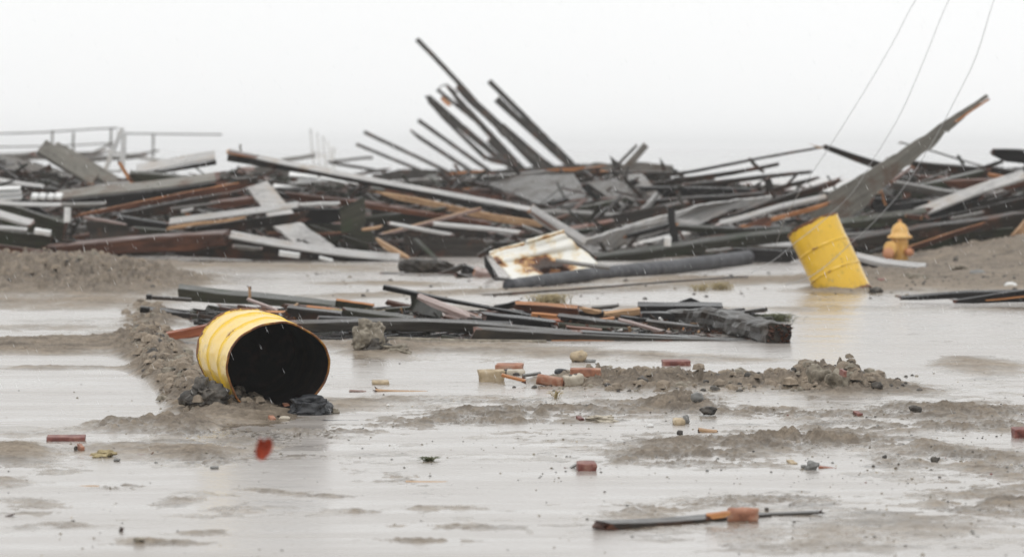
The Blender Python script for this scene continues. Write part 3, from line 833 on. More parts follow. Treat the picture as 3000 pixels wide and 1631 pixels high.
PL('board', 'dark reddish board in the hollow under the tan split beam', (1040, 590), (1420, 650), 14, 4, 61.9, 'rust', cat=C)
PL('board', 'mossy board sloping gently in the hollow left of the pinkish lath', (1060, 640), (1300, 610), 18, 6, 62.0, 'olive', cat=C)
PL('torn_wood', 'ragged tan torn piece at the heap foot left of the dark log', (1108, 703), (1192, 752), 15, 5, 58.3, 'tan', 'tan', cat='wood piece', jag=(2.5, 2.5))
PL('torn_wood', 'small tan torn piece wedged above the ragged tan one', (1060, 672), (1120, 662), 7, 3, 59.8, 'tan', 'olive', cat='wood piece')
PL('painted_block', 'small white block in the shade under the bright-topped board', (818, 736), (878, 744), 14, 3, 57.6, 'white', 'white', cat='block', jag=(0, 0))
PL('painted_block', 'thin white chip right of the small white block at the heap foot', (935, 752), (975, 762), 7, 3, 57.4, 'white', 'white', cat='chip', jag=(.3, 0))
PL('board', 'short pale mauve board near the foot left of the small white block', (683, 720), (765, 728), 10, 4, 57.7, 'grey', 'pink', cat=C)
for i, (x0, y0, x1, y1, lb) in enumerate([(800, 548, 905, 543, 'first'), (872, 534, 960, 530, 'second'), (938, 522, 1012, 534, 'third'), (846, 514, 930, 520, 'fourth')]):
    PL('white_lath', ['whitish lath lowest in the gap below the slanting beam', 'whitish lath in the middle of the gap below the slanting beam', 'whitish lath at the right end of the gap below the slanting beam', 'whitish lath topmost in the gap below the slanting beam'][i], (x0, y0), (x1, y1), 3, 11, 70, 'white', 'white', cat='lath', group='whitish slats below the slanting beam', jag=(0, 0))
PL('board', 'dark edge board crossing the whitish slats', (790, 530), (1010, 548), 7, 0, 69, 'dark', cat=C)
slab('deck_section', 'far grey deck section rising behind the slanting beam', 'deck', [(600, 515), (760, 486), (900, 482), (1010, 520), (1000, 545), (600, 545)], 105, 0.2, 'grey')
PL('board', 'pale peach board end on the far grey deck section', (695, 492), (742, 488), 12, 2, 104, 'pink', 'pink', cat=C)
PL('board', 'misty grey board rising right under the white lattice', (822, 468), (922, 452), 9, 4, 150, 'grey', cat=C, jag=(0, 0))
PL('board', 'thin misty board pointing right from the white lattice', (975, 470), (1092, 459), 7, 2, 150, 'grey', cat=C, jag=(0, 0))
PL('board', 'dark thin board sloping right below the misty thin one', (966, 473), (1126, 502), 8, 2, 118, 'dark', cat=C)
PL('board', 'second dark thin board meeting the sloping one from the left', (1010, 512), (1140, 494), 8, 2, 112, 'dark', cat=C)
fr = frame_thing('lattice', 'faint white lattice frame standing in the mist above the slanting beam', 'lattice', P(940, 500, 175))
for a_, b_, t_ in (((913, 376), (923, 490), 6), ((933, 388), (940, 495), 6), ((950, 398), (958, 498), 6), ((962, 412), (982, 498), 6), ((975, 432), (972, 498), 6), ((915, 440), (978, 470), 5), ((918, 462), (985, 440), 5), ((920, 480), (985, 490), 6), ((968, 434), (984, 430), 4)):
    PL('lattice_slat', None, a_, b_, t_, 0, 175, 'white', 'white', parent=fr, jag=(0, 0), b=0.05)

# ---- the fan of joists
JG = 'joists fanning up from the middle of the heap'
def joist(label, a_, b_, t_, Y=128, mat='dark', fresh='dark', **kw):
    t_ = tuple(q * 1.2 for q in t_) if isinstance(t_, tuple) else t_ * 1.2
    PL('joist', label, a_, b_, t_, 0, Y, mat, fresh, cat='joist', group=JG, wave=0.15, **kw)
joist('tallest joist of the fan, reaching highest into the sky', (1226, 110), (1484, 394), 12, jag=(0, 0), bow=4)
PL('fan_board', 'upper of the two broad boards leaning under the tallest joist of the fan', (1350, 250), (1604, 496), 24, 0, 128.6, 'dark', cat='board', jag=(.5, 0), b=0.08)
PL('fan_board', 'lower of the two broad boards leaning under the tallest joist of the fan', (1326, 264), (1548, 500), 18, 0, 129.4, 'dark', cat='board', jag=(1, 0), b=0.08)
PL('fan_board', 'dark board filling the foot of the joist fan on the right', (1478, 386), (1640, 494), 20, 0, 130, 'dark', cat='board', jag=(.4, 0), b=0.08)
PL('fan_board', 'dark board low in the middle of the fan foot', (1440, 402), (1540, 498), 22, 0, 130.5, 'dark', cat='board', jag=(.4, 0), b=0.08)
PL('bent_strip', 'small bent strip curling left from the broad fan board', (1286, 256), (1312, 246), 4, 0, 127, 'dark', cat='strip', jag=(0, 0), bow=3)
PL('bent_strip', 'short drooping strip joining the curl to the broad fan board', (1310, 246), (1342, 272), 5, 0, 127, 'dark', 'dark', cat='strip', jag=(0, 0))
joist('thin joist just left of the broad fan board with a pale edge', (1284, 258), (1442, 386), 9, jag=(0, 0))
joist('joist of the fan with a bright orange patch near its top', (1266, 284), (1480, 468), (22, 13), Y=126)
PL('orange_patch_board', 'small bright orange board end on the fan joist', (1298, 283), (1322, 306), 12, 0, 125.6, 'orange', cat='board end')
joist('thin joist of the fan right of the two with pale gaps, splintered tip', (1274, 314), (1432, 462), (8, 12), jag=(1, 0))
joist('third joist of the fan from the left bundle, evenly straight', (1228, 347), (1442, 500), 10, jag=(0, 0))
joist('fan joist with a faint orange tip, lowest of the steep ones', (1205, 380), (1392, 502), 10, fresh='orange', jag=(.5, 0))
joist('long shallow joist at the left of the fan, upper of two', (1068, 382), (1330, 506), 9, jag=(0, 0))
joist('shallowest joist at the far left of the fan', (1045, 418), (1275, 512), 8, jag=(0, 0))
joist('short joist right of the broad fan boards', (1474, 360), (1628, 492), 9, jag=(0, 0))
joist('pale edge joist close behind the short joist on the right', (1462, 372), (1604, 492), 6, mat='grey', jag=(0, 0))
joist('tall joist on the right side of the fan with a flat top', (1438, 232), (1690, 482), 13, jag=(0, 0))
joist('joist hugging the tall right-hand joist from below', (1462, 282), (1682, 488), (18, 13), Y=129, jag=(0, 0))
PL('broken_board', 'short jagged board between the feet of the fan joists', (1422, 456), (1510, 476), 16, 2, 124, 'dark', cat='board', jag=(1, 1))
PL('broken_board', 'short steep board at the foot of the broad fan board', (1464, 430), (1506, 470), 12, 0, 124, 'dark', cat='board')
# misty base behind the fan
slab('deck_section', 'hazy collapsed deck under the feet of the joist fan', 'deck', [(1090, 512), (1180, 496), (1420, 500), (1700, 480), (1760, 478), (1770, 600), (1090, 600)], 118, 0.3, 'dark')

# ---- centre
PL('beam', 'big grey beam with rust-red edges running right under the joist fan', (1095, 535), (1712, 494), (42, 16), 5, 76, 'grey', 'orange', cat='beam', jag=(.5, 1.5), freshface=None, b=0.2)
PL('torn_strip', 'rust-red torn lower edge strip of the big grey beam', (1250, 565), (1652, 513), (9, 7), 0, 75.6, 'rust', 'orange', cat='strip', jag=(1, 1), freshface='front')
PL('torn_strip', 'orange torn wood along the top right end of the big grey beam', (1600, 496), (1712, 488), (6, 14), 0, 75.6, 'orange', cat='strip', jag=(1, 1))
PL('torn_strip', 'thin orange streak strip on top of the big grey beam at left', (1318, 506), (1420, 498), 7, 0, 75.6, 'orange', cat='strip', jag=(1, 1))
PL('beam', 'long dark flat beam on the skyline right of the joist fan', (1545, 497), (1980, 505), 14, 3, 77, 'dark', cat='beam')
slab('deck_section', 'hazy grey deck lump on the skyline behind the long dark flat beam', 'deck', [(1700, 486), (1740, 476), (1830, 482), (1860, 474), (1970, 484), (1978, 505), (1700, 510)], 95, 0.3, 'grey')
PL('plank', 'grey plank sticking up to the right alone on the skyline', (1885, 418), (1825, 486), 20, 0, 84, 'grey', cat='plank', jag=(.3, 0))
PL('plank', 'shorter plank edge beside the grey one sticking up on the skyline', (1862, 424), (1808, 478), 9, 0, 85, 'grey', cat='plank', jag=(.6, 0))
slab('splinter', 'dark pointed splinter standing left of the skyline plank', 'splinter', [(1786, 455), (1812, 476), (1830, 510), (1800, 510)], 77.5, 0.04, 'dark')
slab('splinter', 'thin dark pointed splinter standing right of the skyline plank', 'splinter', [(1933, 460), (1948, 482), (1954, 508), (1940, 508)], 77.5, 0.04, 'dark')
slab('wide_board', 'wide grey board sloping down right below the big grey beam', 'board', [(1480, 512), (1680, 508), (1745, 598), (1715, 618), (1560, 592), (1430, 540)], 71, 0.08, 'grey', Ys=[73, 73, 70, 70, 71, 73], grain=Vector((0.85, 0, -0.5)))
slab('wide_board', 'wide olive-grey board second of the row sloping down right', 'board', [(1718, 534), (1800, 524), (1890, 560), (1890, 622), (1850, 622)], 70.5, 0.08, 'grey', Ys=[72, 72, 70, 70, 70], grain=Vector((0.8, 0, -0.6)))
slab('wide_board', 'wide dark grey board third of the row, right of the olive-grey one', 'board', [(1812, 512), (1880, 508), (1965, 606), (1905, 622)], 71, 0.08, 'grey', Ys=[73, 73, 70, 70], grain=Vector((0.7, 0, -0.7)))
PL('timber', 'blackened timber running under the three wide boards', (1400, 580), (1860, 620), (16, 22), 2, 69.5, 'dark', cat='timber')
PL('board', 'dark brace board between the first and second wide boards', (1712, 540), (1790, 608), 14, 0, 70, 'black', cat=C)
PL('board', 'dark brace board between the second and third wide boards', (1826, 512), (1900, 590), 12, 0, 70.2, 'dark', cat=C)
PL('plank', 'flat blue-grey plank behind the light leaning plank in the centre', (1560, 622), (1886, 636), (24, 30), 10, 66.5, 'grey', cat='plank')
PL('board', 'reddish dark board under the flat blue-grey plank', (1640, 668), (1870, 672), 20, 2, 66, 'dark', cat=C)
PL('leaning_plank', 'pale two-sided plank leaning down right onto the rusty white basin', (1556, 618), (1712, 714), 20, 20, 60.2, 'light', 'orange', cat='plank', jag=(.8, 0), b=0.15)
PL('torn_strip', 'narrow orange streak strip on the pale leaning plank above the basin', (1560, 622), (1634, 674), 7, 0, 59.9, 'tan', cat='strip', freshface='front')
slab('wedge_board', 'wide pale wedge-shaped board rising right from behind the rusty basin', 'board', [(1688, 728), (1716, 704), (1880, 652), (1970, 628), (1972, 672), (1838, 716), (1724, 752)], 61, 0.06, 'light', Ys=[60.5, 60.5, 61.5, 62, 62, 61.5, 60.5], grain=Vector((0.95, 0, 0.3)))
PL('board', 'dark strip drawn as the shaded slot of the pale wedge-shaped board', (1830, 690), (1975, 652), 13, 3, 60.4, 'black', 'orange', cat=C)  # black strip paints the dark slot in the wedge board
slab('wedge_board', 'long pale grey wedge board right of the dark upright post', 'board', [(1974, 626), (2060, 600), (2262, 574), (2262, 600), (2150, 612), (2034, 660), (1980, 656)], 63, 0.06, 'light', Ys=[62.5, 62.5, 63.5, 63.5, 63, 62.5, 62.5], grain=Vector((0.97, 0, 0.2)))
slab('upright_post', 'black upright post standing in front of the two pale wedge boards', 'post', [(1954, 606), (1974, 610), (1990, 712), (1966, 714)], 59.6, 0.1, 'black')
PL('beam', 'long mossy beam with bright wet top edge crossing to the tilted drum', (1716, 757), (2320, 678), (28, 30), 13, 58.3, 'olive', cat='beam', jag=(.3, 0), b=0.2)
PL('painted_block', 'small white block standing on the long mossy beam', (1947, 695), (1967, 696), 26, 2, 58.0, 'white', 'white', cat='block', jag=(0, 0))
PL('board', 'olive board sloping behind the long mossy beam', (1975, 662), (2320, 668), (16, 22), 8, 61.5, 'olive', cat=C)
PL('board', 'dark board in the shade beneath the pale wedge boards', (1800, 735), (2100, 690), 22, 2, 60.5, 'dark', cat=C)
PL('board', 'long dark board sloping up right above the long pale wedge board', (2100, 644), (2448, 530), (14, 18), 5, 62.6, 'dark', cat=C)
PL('board', 'narrow pale board sloping up right below the long dark one', (2112, 656), (2418, 580), (6, 8), 11, 61.4, 'light', 'pink', cat=C)
PL('board', 'orange-brown ragged board under the narrow pale sloping board', (2172, 662), (2425, 594), (9, 12), 2, 61.0, 'orange', cat=C, jag=(1.5, 1))
slab('splintered_heap_board', 'short splintered rust-red board behind the left edge of the tilted drum', 'board', [(2180, 660), (2240, 636), (2262, 640), (2256, 664)], 60.6, 0.06, 'rust')
PL('rod', 'long thin rod of wood rising right along the skyline to the dark joist', (1975, 508), (2422, 427), (10, 6), 1, 74, 'dark', cat='rod', jag=(0, 0))
slab('splinter', 'tiny pale splinter at the top right end of the long thin rod', 'splinter', [(2366, 419), (2404, 430), (2420, 434), (2396, 436)], 73.5, 0.03, 'tan')
PL('board', 'dark board below the long thin rod, ending in a square tip', (1900, 538), (2282, 477), (18, 9), 2, 73, 'dark', cat=C, jag=(0, 0))
PL('board', 'dark flat board ending level with a pointed tip right of the crossing struts', (2010, 540), (2376, 502), (16, 7), 4, 72, 'dark', 'dark', cat=C, jag=(.3, .3))
PL('board', 'dark round-ended board low on the right skyline', (2240, 556), (2396, 520), (14, 10), 3, 71, 'dark', 'dark', cat=C)
PL('timber', 'black timber mass left of the crossing struts', (1880, 548), (2215, 556), 34, 4, 71.5, 'black', cat='timber')
PL('timber', 'dark brown timber beneath the black timber mass', (1890, 590), (2230, 566), 26, 5, 69, 'dark', cat='timber')
PL('strut', 'short dark strut crossing the skyline boards, upper one', (2198, 461), (2240, 502), 11, 0, 71, 'dark', cat='strut')
PL('strut', 'thick dark strut below the upper crossing one', (2258, 520), (2276, 584), 22, 0, 69, 'dark', cat='strut')
PL('strut', 'pale stubby strut under the black timber mass', (1990, 560), (2008, 608), 12, 0, 68.5, 'grey', cat='strut')
PL('board', 'thin strut board leaning between skyline boards near the pointed tip', (2332, 508), (2302, 540), 8, 0, 71, 'dark', cat=C)
PL('board', 'white-topped board left behind the tilted drum, lower', (2140, 712), (2318, 720), 6, 10, 58.6, 'light', cat=C, bow=-3)
PL('timber', 'black timber left behind the tilted drum near the pipe', (2138, 728), (2345, 738), 38, 3, 57.5, 'black', cat='timber')
PL('board', 'small mauve-grey board lying between pipe and black timber', (2070, 736), (2142, 728), 7, 5, 57.2, 'grey', cat=C)

for i, (x0, y0, x1, y1, t_, Y_, m_, lb) in enumerate([
    (1340, 800, 1440, 834, 16, 50.8, 'dark', 'dark torn board sloping down to the pipe end left of the basin'),
    (1396, 836, 1500, 826, 14, 49.0, 'black', 'black splintered board at the left end of the big pipe'),
    (1372, 822, 1412, 838, 12, 49.4, 'rust', 'rust-brown splinter below the pinkish broken board end'),
    (1500, 845, 1580, 838, 9, 47.2, 'dark', 'thin dark splinter lying along the near side of the pipe'),
    (1400, 746, 1440, 722, 14, 53.5, 'dark', 'dark broken board standing behind the left corner of the basin'),
    (1655, 690, 1745, 752, 12, 52.0, 'dark', 'dark board edge behind the right side of the basin')]):
    PL('torn_board', lb, (x0, y0), (x1, y1), t_, 3, Y_, m_, 'rust', cat='board', jag=(1.6, 1.6))
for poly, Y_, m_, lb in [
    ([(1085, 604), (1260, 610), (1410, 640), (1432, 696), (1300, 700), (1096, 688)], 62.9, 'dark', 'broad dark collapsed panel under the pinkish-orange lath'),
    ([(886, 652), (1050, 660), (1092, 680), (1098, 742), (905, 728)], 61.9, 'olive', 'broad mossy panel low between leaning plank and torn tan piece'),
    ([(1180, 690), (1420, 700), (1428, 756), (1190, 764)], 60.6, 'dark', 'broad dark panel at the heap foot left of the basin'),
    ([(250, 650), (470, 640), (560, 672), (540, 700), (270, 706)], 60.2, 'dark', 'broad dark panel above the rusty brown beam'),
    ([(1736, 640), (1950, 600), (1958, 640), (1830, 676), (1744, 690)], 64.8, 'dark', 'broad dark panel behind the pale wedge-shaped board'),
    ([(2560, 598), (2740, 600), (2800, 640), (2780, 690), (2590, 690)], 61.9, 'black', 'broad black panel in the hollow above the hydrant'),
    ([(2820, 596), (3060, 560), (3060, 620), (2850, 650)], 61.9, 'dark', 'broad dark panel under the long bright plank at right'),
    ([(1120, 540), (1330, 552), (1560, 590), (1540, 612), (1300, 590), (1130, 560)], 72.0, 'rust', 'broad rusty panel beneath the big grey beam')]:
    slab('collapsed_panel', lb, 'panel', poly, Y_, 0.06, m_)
# rusty white basin
def basin():
    rim = empty('rusty_basin', P(1560, 800, 50))
    tag(rim, 'rusty white enamelled metal basin lying broken on its side at the heap foot', 'basin')
    import itertools
    n, m_ = 56, 40
    # corner directions: rim line, lower edge
    TL, TR = P(1434, 745, 50.6), P(1652, 684, 50.6)
    BL, BR = P(1506, 828, 49.6), P(1780, 800, 49.9)
    V = []; U = []; MSK = []
    rn = random.Random(4)
    for j in range(m_ + 1):
        for i in range(n + 1):
            a = i / n; c = j / m_
            p = TL.lerp(TR, a).lerp(BL.lerp(BR, a), c)
            prof = 0.10 * math.exp(-((c - 0.02) / 0.1) ** 2) - 0.16 * (1 / (1 + math.exp(-(c - 0.33) * 30))) + 0.02 * math.sin(a * 9)
            side = 0.12 * (math.exp(-(a / 0.07) ** 2) + 0.6 * math.exp(-((a - 1) / 0.05) ** 2))
            p = p + Vector((0, -1, 0)) * (prof * -1 - 0.0 + side * -0.2) * -1
            p = p + Vector((0, 0, 1)) * (0.012 + 0.03 * max(0, c - .35)) * mnoise.noise(Vector((a * 9, c * 8, 2)))
            p = p + Vector((0, -1, 0)) * 0.05 * max(0, c - .3) * mnoise.noise(Vector((a * 6, c * 6, 12)))
            V.append(p)
            g1 = math.exp(-(((a - 0.48) / 0.22) ** 2 + ((c - 0.72) / 0.2) ** 2)) * 0.75
            g2 = math.exp(-(((a - 0.42) / 0.16) ** 2 + ((c - 0.42) / 0.12) ** 2)) * 0.32
            g3_ = math.exp(-(((a - 0.03) / 0.05) ** 2 + ((c - 0.25) / 0.25) ** 2)) * 0.4
            g4 = math.exp(-((c - 1) / 0.05) ** 2) * 0.15 + math.exp(-((c) / 0.03) ** 2) * 0.16
            g5 = math.exp(-(((a - 0.22) / 0.07) ** 2 + ((c - 0.5) / 0.12) ** 2)) * 0.2
            g6 = 0.1 * math.exp(-((a - 1) / 0.03) ** 2)
            MSK.append(g1 + g2 + g3_ + g4 + g5 + g6)
    Fc = []
    for j in range(m_):
        for i in range(n):
            a = (i + .5) / n; c = (j + .5) / m_
            hole = ((a - 0.5) / 0.15) ** 2 + ((c - 0.84) / 0.12) ** 2 + 0.8 * mnoise.noise(Vector((a * 12, c * 9, 7)))
            hole2 = ((a - 0.17) / 0.05) ** 2 + ((c - 0.95) / 0.09) ** 2 + 0.6 * mnoise.noise(Vector((a * 20, c * 12, 3)))
            edge = c > 0.93 + 0.07 * mnoise.noise(Vector((a * 15, 0, 5)))
            if hole < 1.1 or hole2 < 1.0 or (edge and c > 0.9): continue
            k = j * (n + 1) + i
            Fc.append((k, k + 1, k + n + 2, k + n + 1))
    o = mesh_obj('basin_shell', V, Fc, M['enamel'], parent=rim, loc=P(1560, 780, 50), smooth=True)
    at = o.data.attributes.new('rustmask', 'FLOAT', 'POINT')
    at.data.foreach_set('value', MSK)
    sm = o.modifiers.new('thick', 'SOLIDIFY'); sm.thickness = 0.018
    # rolled rim: a bent tube with a break in the middle
    for (a0, a1, dz) in ((0.0, 0.47, 0.0), (0.49, 1.0, 0.012)):
        pts = []
        for i in range(15):
            a = a0 + (a1 - a0) * i / 14
            pts.append(TL.lerp(TR, a) + Vector((0, -0.12, 0.015 + dz + 0.006 * mnoise.noise(Vector((a * 20, 1, 1))))))
        V2 = []; F2 = []
        for i, p in enumerate(pts):
            for k in range(8):
                an = k * math.pi / 4
                V2.append(p + Vector((0.02 * math.cos(an) * 0.2, 0.03 * math.cos(an), 0.026 * math.sin(an))))
        for i in range(14):
            for k in range(8):
                F2.append((i * 8 + k, i * 8 + (k + 1) % 8, (i + 1) * 8 + (k + 1) % 8, (i + 1) * 8 + k))
        F2 += [tuple(range(7, -1, -1)), tuple(range(14 * 8, 14 * 8 + 8))]
        r = mesh_obj('rim', V2, F2, M['enamel'], parent=rim, loc=pts[7], smooth=True)
        ar = r.data.attributes.new('rustmask', 'FLOAT', 'POINT')
        ar.data.foreach_set('value', [0.13 + 0.16 * mnoise.noise(v * 9) for v in V2])
basin()
PL('board', 'thin dark grey board lying across the front of the rusty basin', (1628, 763), (1786, 784), (6, 8), 6, 49.2, 'grey', cat=C, jag=(0, .3))
PL('board', 'black bent scrap leaning on the left rim of the basin', (1424, 752), (1470, 826), 18, 0, 50.4, 'black', cat='board', jag=(1, 1))
PL('board', 'dark board stub low in front of the basin, left', (1480, 826), (1560, 838), 14, 3, 48.6, 'dark', cat='board', jag=(1.3, 1.3))
PL('wood_chunk', 'small orange-brown chunk inside the torn hole of the basin', (1612, 786), (1642, 790), 18, 2, 50.2, 'orange', cat='wood chunk')
PL('timber', 'dark timber added to darken the torn hole of the basin', (1500, 770), (1700, 782), 44, 2, 50.9, 'rust', cat='timber')  # added behind the basin so that its hole looks dark
PL('wood_chunk', 'pinkish broken board end left of the rusty basin', (1392, 790), (1438, 800), 22, 10, 51, 'pink', 'orange', cat='wood chunk', jag=(1, 1))
PL('block', 'dark square block tilted between log and pinkish board end', (1358, 776), (1392, 790), 26, 4, 51.6, 'black', cat='block', jag=(0, 0))
PL('block', 'dark lump of timber under the left corner of the basin', (1450, 815), (1520, 822), 22, 4, 49.8, 'black', cat='timber')
PL('board', 'wet dark board low in front of the log and tilted block', (1230, 808), (1400, 806), 14, 4, 51.4, 'dark', cat=C)
PL('board', 'thin grey board under the pinkish board end', (1300, 822), (1480, 818), 8, 4, 50.6, 'grey', cat=C)

def tube(name, label, cat, pts, rad, mat, parent=None, nseg=10, wob=0.0, group=None, seed=1, closed=True):
    rn = random.Random(seed)
    V = []; Fc = []; UVs = []
    n = len(pts); L = 0
    for i, p in enumerate(pts):
        if i: L += (pts[i] - pts[i - 1]).length
        t = (pts[min(i + 1, n - 1)] - pts[max(i - 1, 0)]).normalized()
        a = t.cross(Vector((0, 0, 1)))
        if a.length < 0.05: a = t.cross(Vector((0, 1, 0)))
        a.normalize(); b_ = t.cross(a)
        r = rad[i] if isinstance(rad, (list, tuple)) else rad
        for k in range(nseg):
            an = 2 * math.pi * k / nseg
            rr = r * (1 + (rn.uniform(-1, 1) * wob))
            V.append(p + a * math.cos(an) * rr + b_ * math.sin(an) * rr)
            UVs.append([L, k / nseg * 2 * math.pi * r])
    for i in range(n - 1):
        for k in range(nseg):
            Fc.append((i * nseg + k, i * nseg + (k + 1) % nseg, (i + 1) * nseg + (k + 1) % nseg, (i + 1) * nseg + k))
    Fc += [tuple(range(nseg - 1, -1, -1)), tuple(range((n - 1) * nseg, n * nseg))]
    o = mesh_obj(name, V, Fc, M[mat], parent=parent, loc=pts[n // 2], smooth=(wob < 0.05), uvs=UVs)
    if parent is None: tag(o, label, cat, group)
    return o

def curve_pts(ctrl, Y, n=24):
    """smooth curve through control points (px,py[,Y])"""
    out = []
    k = len(ctrl)
    for i in range(n + 1):
        f = i / n * (k - 1); a = min(int(f), k - 2); t = f - a
        p = [ctrl[max(a - 1, 0)], ctrl[a], ctrl[a + 1], ctrl[min(a + 2, k - 1)]]
        def cr(j):
            q = [(z[j] if j < len(z) else Y) for z in p]
            return 0.5 * ((2 * q[1]) + (-q[0] + q[2]) * t + (2 * q[0] - 5 * q[1] + 4 * q[2] - q[3]) * t * t + (-q[0] + 3 * q[1] - 3 * q[2] + q[3]) * t ** 3)
        out.append(P(cr(0), cr(1), cr(2)))
    return out

tube('pipe', 'long dark grey-blue pipe bending along the foot of the heap beside the basin', 'pipe', curve_pts([(1490, 838, 46.6), (1620, 820, 48.2), (1780, 801, 50.4), (1960, 784, 52.6), (2100, 766, 55.0), (2190, 754, 57.0)], 52, 30), [0.072 + 0.022 * min(1, i / 14) for i in range(31)], 'pipe', nseg=16, wob=0.045)
tube('log', 'short black log lying on wet sand left of the basin', 'log', curve_pts([(1166, 776), (1220, 783), (1280, 780), (1334, 790)], 52.8, 14), [0.03, 0.065, 0.085, 0.075, 0.09, 0.1, 0.085, 0.085, 0.075, 0.085, 0.09, 0.08, 0.075, 0.06, 0.03], 'rotlog', wob=0.3, nseg=14)
PL('torn_wood', 'ragged dark branch stub leaning on the short black log', (1290, 800), (1360, 772), 16, 3, 52.2, 'dark', cat='wood piece', jag=(2, 2))
PL('board', 'dark splintered board trailing left of the short black log', (1120, 800), (1240, 806), 10, 3, 52.3, 'dark', cat='board', jag=(2, 1))
tube('pole', 'thin dark pole lying on the wet sand in front of the pipe', 'pole', curve_pts([(1398, 866, 44.5), (1700, 846, 45.5), (1950, 826, 47), (2190, 810, 49)], 46, 16), 0.012, 'dark', nseg=6)

# ---- right end
slab('leaning_beam', 'big broken beam leaning up to the right above the drum, tapering to an orange tip', 'beam',
     [(2366, 617), (2440, 560), (2505, 523), (2592, 470), (2640, 440), (2686, 408), (2700, 402), (2752, 364), (2820, 322), (2890, 276), (2897, 284), (2850, 322), (2778, 388), (2772, 384), (2742, 424), (2700, 452), (2690, 462), (2640, 500), (2612, 530), (2560, 576), (2536, 604), (2480, 640), (2380, 640)], 61.5, 0.09, 'drift', grain=Vector((0.83, 0, 0.56)),
     Ys=[61.5] * 23)
PL('torn_strip', 'orange raw strip along the underside of the leaning beam tip', (2896, 288), (2798, 356), 6, 0, 61.35, 'orange', cat='strip', jag=(1, 1))
PL('joist', 'dark joist sloping down right from the skyline into the leaning beam', (2418, 425), (2606, 484), (14, 24), 3, 66, 'dark', cat='joist', jag=(.2, 0))
PL('rod', 'thin pale rod of wood sloping right behind the leaning beam', (2644, 417), (2890, 488), 5, 1, 80, 'grey', cat='rod')
PL('timber', 'ragged black timber end on the skyline at the far right edge', (2916, 438), (3080, 444), (34, 44), 4, 64, 'black', cat='timber', jag=(1, 0))
PL('board', 'dark board propping the ragged black timber end at far right', (2868, 492), (2935, 470), 10, 2, 64, 'dark', cat=C)
PL('board', 'dark low board under the gap at the far right skyline', (2905, 490), (3080, 520), 20, 4, 66, 'dark', cat=C)
PL('timber', 'dark timber on the skyline right of the leaning beam', (2680, 474), (2925, 498), (20, 26), 4, 70, 'dark', cat='timber')
PL('board', 'olive-grey tilted board in the middle of the right heap', (2655, 552), (2880, 500), (38, 18), 6, 67, 'olive', cat=C, b=0.3)
PL('board', 'rust-red board behind the olive-grey tilted one', (2700, 516), (2900, 530), 20, 4, 68, 'rust', cat=C)
PL('board', 'maroon board lying on the olive-grey tilted one', (2780, 530), (3000, 528), 26, 4, 66, 'rust', cat=C)
PL('wood_chunk', 'bright orange broken wood on the far right of the heap', (2896, 508), (2964, 522), 12, 4, 65, 'orange', cat='wood chunk', jag=(1, 1))
PL('lath', 'pale torn lath rising right behind the leaning beam foot', (2612, 530), (2670, 486), 8, 2, 62.5, 'pink', 'orange', cat='lath')
PL('lath', 'thin grey lath crossing the olive-grey tilted board', (2672, 542), (2780, 498), 5, 2, 65.5, 'grey', cat='lath')
PL('plank', 'blue-grey plank lying below the olive-grey tilted board', (2622, 535), (2840, 568), (24, 16), 8, 63.5, 'grey', cat='plank', b=0.2)
PL('timber', 'black timber under the leaning beam foot', (2560, 580), (2720, 590), 60, 2, 63, 'black', cat='timber')
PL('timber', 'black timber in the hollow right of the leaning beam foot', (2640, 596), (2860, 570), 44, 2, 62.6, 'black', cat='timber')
PL('board', 'small orange sliver standing under the leaning beam foot', (2586, 560), (2598, 600), 7, 0, 61.8, 'orange', cat='sliver')
PL('board', 'short pink-brown board with pale top above the long bright plank', (2728, 596), (2850, 560), 9, 8, 61.6, 'grey', 'orange', cat=C)
PL('long_plank', 'long bright plank rising to the far right edge of the heap', (2690, 634), (3010, 520), (5, 7), 24, 60.8, 'light', cat='plank', b=0.3, jag=(.2, 0))
PL('timber', 'dark timber as shaded front under the long bright rising plank', (2740, 640), (3060, 566), 34, 2, 61.3, 'dark', cat='timber')  # dark wood put in as shade below the bright plank's top
PL('beam', 'mossy beam with pale top running behind the hydrant cap', (2462, 655), (2712, 622), (24, 30), 14, 60.2, 'olive', cat='beam', b=0.25)
PL('wood_chunk', 'small rust-orange chunk where the bright plank meets the mossy beam', (2656, 628), (2700, 632), 14, 2, 60.0, 'rust', 'orange', cat='wood chunk')
PL('beam', 'brown beam with pale wet top sloping up right behind the hydrant', (2485, 706), (3040, 614), (32, 34), 10, 59.2, 'dark', cat='beam', b=0.2)
PL('timber', 'dark mossy timber filling the heap foot right of the hydrant', (2640, 690), (2960, 668), (48, 50), 2, 59.6, 'olive', cat='timber')
PL('timber', 'dark timber at the far right foot of the heap', (2790, 690), (3080, 640), (40, 36), 2, 59.8, 'dark', cat='timber')
PL('board', 'orange-brown bare board sloping up right from the hydrant', (2662, 722), (2880, 654), (16, 12), 2, 58.6, 'orange', cat=C, freshface='front', jag=(.5, 1))
PL('board', 'grey board low left behind the hydrant', (2478, 690), (2610, 676), 12, 6, 59.4, 'grey', cat=C)
PL('curved_board', 'bowed wet-topped board lying on the sand in front of the hydrant', (2512, 752), (2716, 784), (12, 18), 13, 52.0, 'light', 'dark', cat='board', bow=-4, b=0.25, jag=(0, 0))
PL('board', 'dark board edge running beneath the bowed wet-topped board', (2520, 766), (2712, 792), 13, 0, 52.05, 'dark', cat='board', jag=(0, 0))
PL('cloth_rag', 'tan ragged scrap at the far right edge of the heap foot', (2966, 690), (3010, 640), 26, 4, 58.4, 'tan', 'tan', cat='rag', jag=(2, 2))
PL('board', 'pale short board in the dark hollow at far right', (2790, 640), (2880, 622), 8, 5, 60.4, 'grey', cat=C)
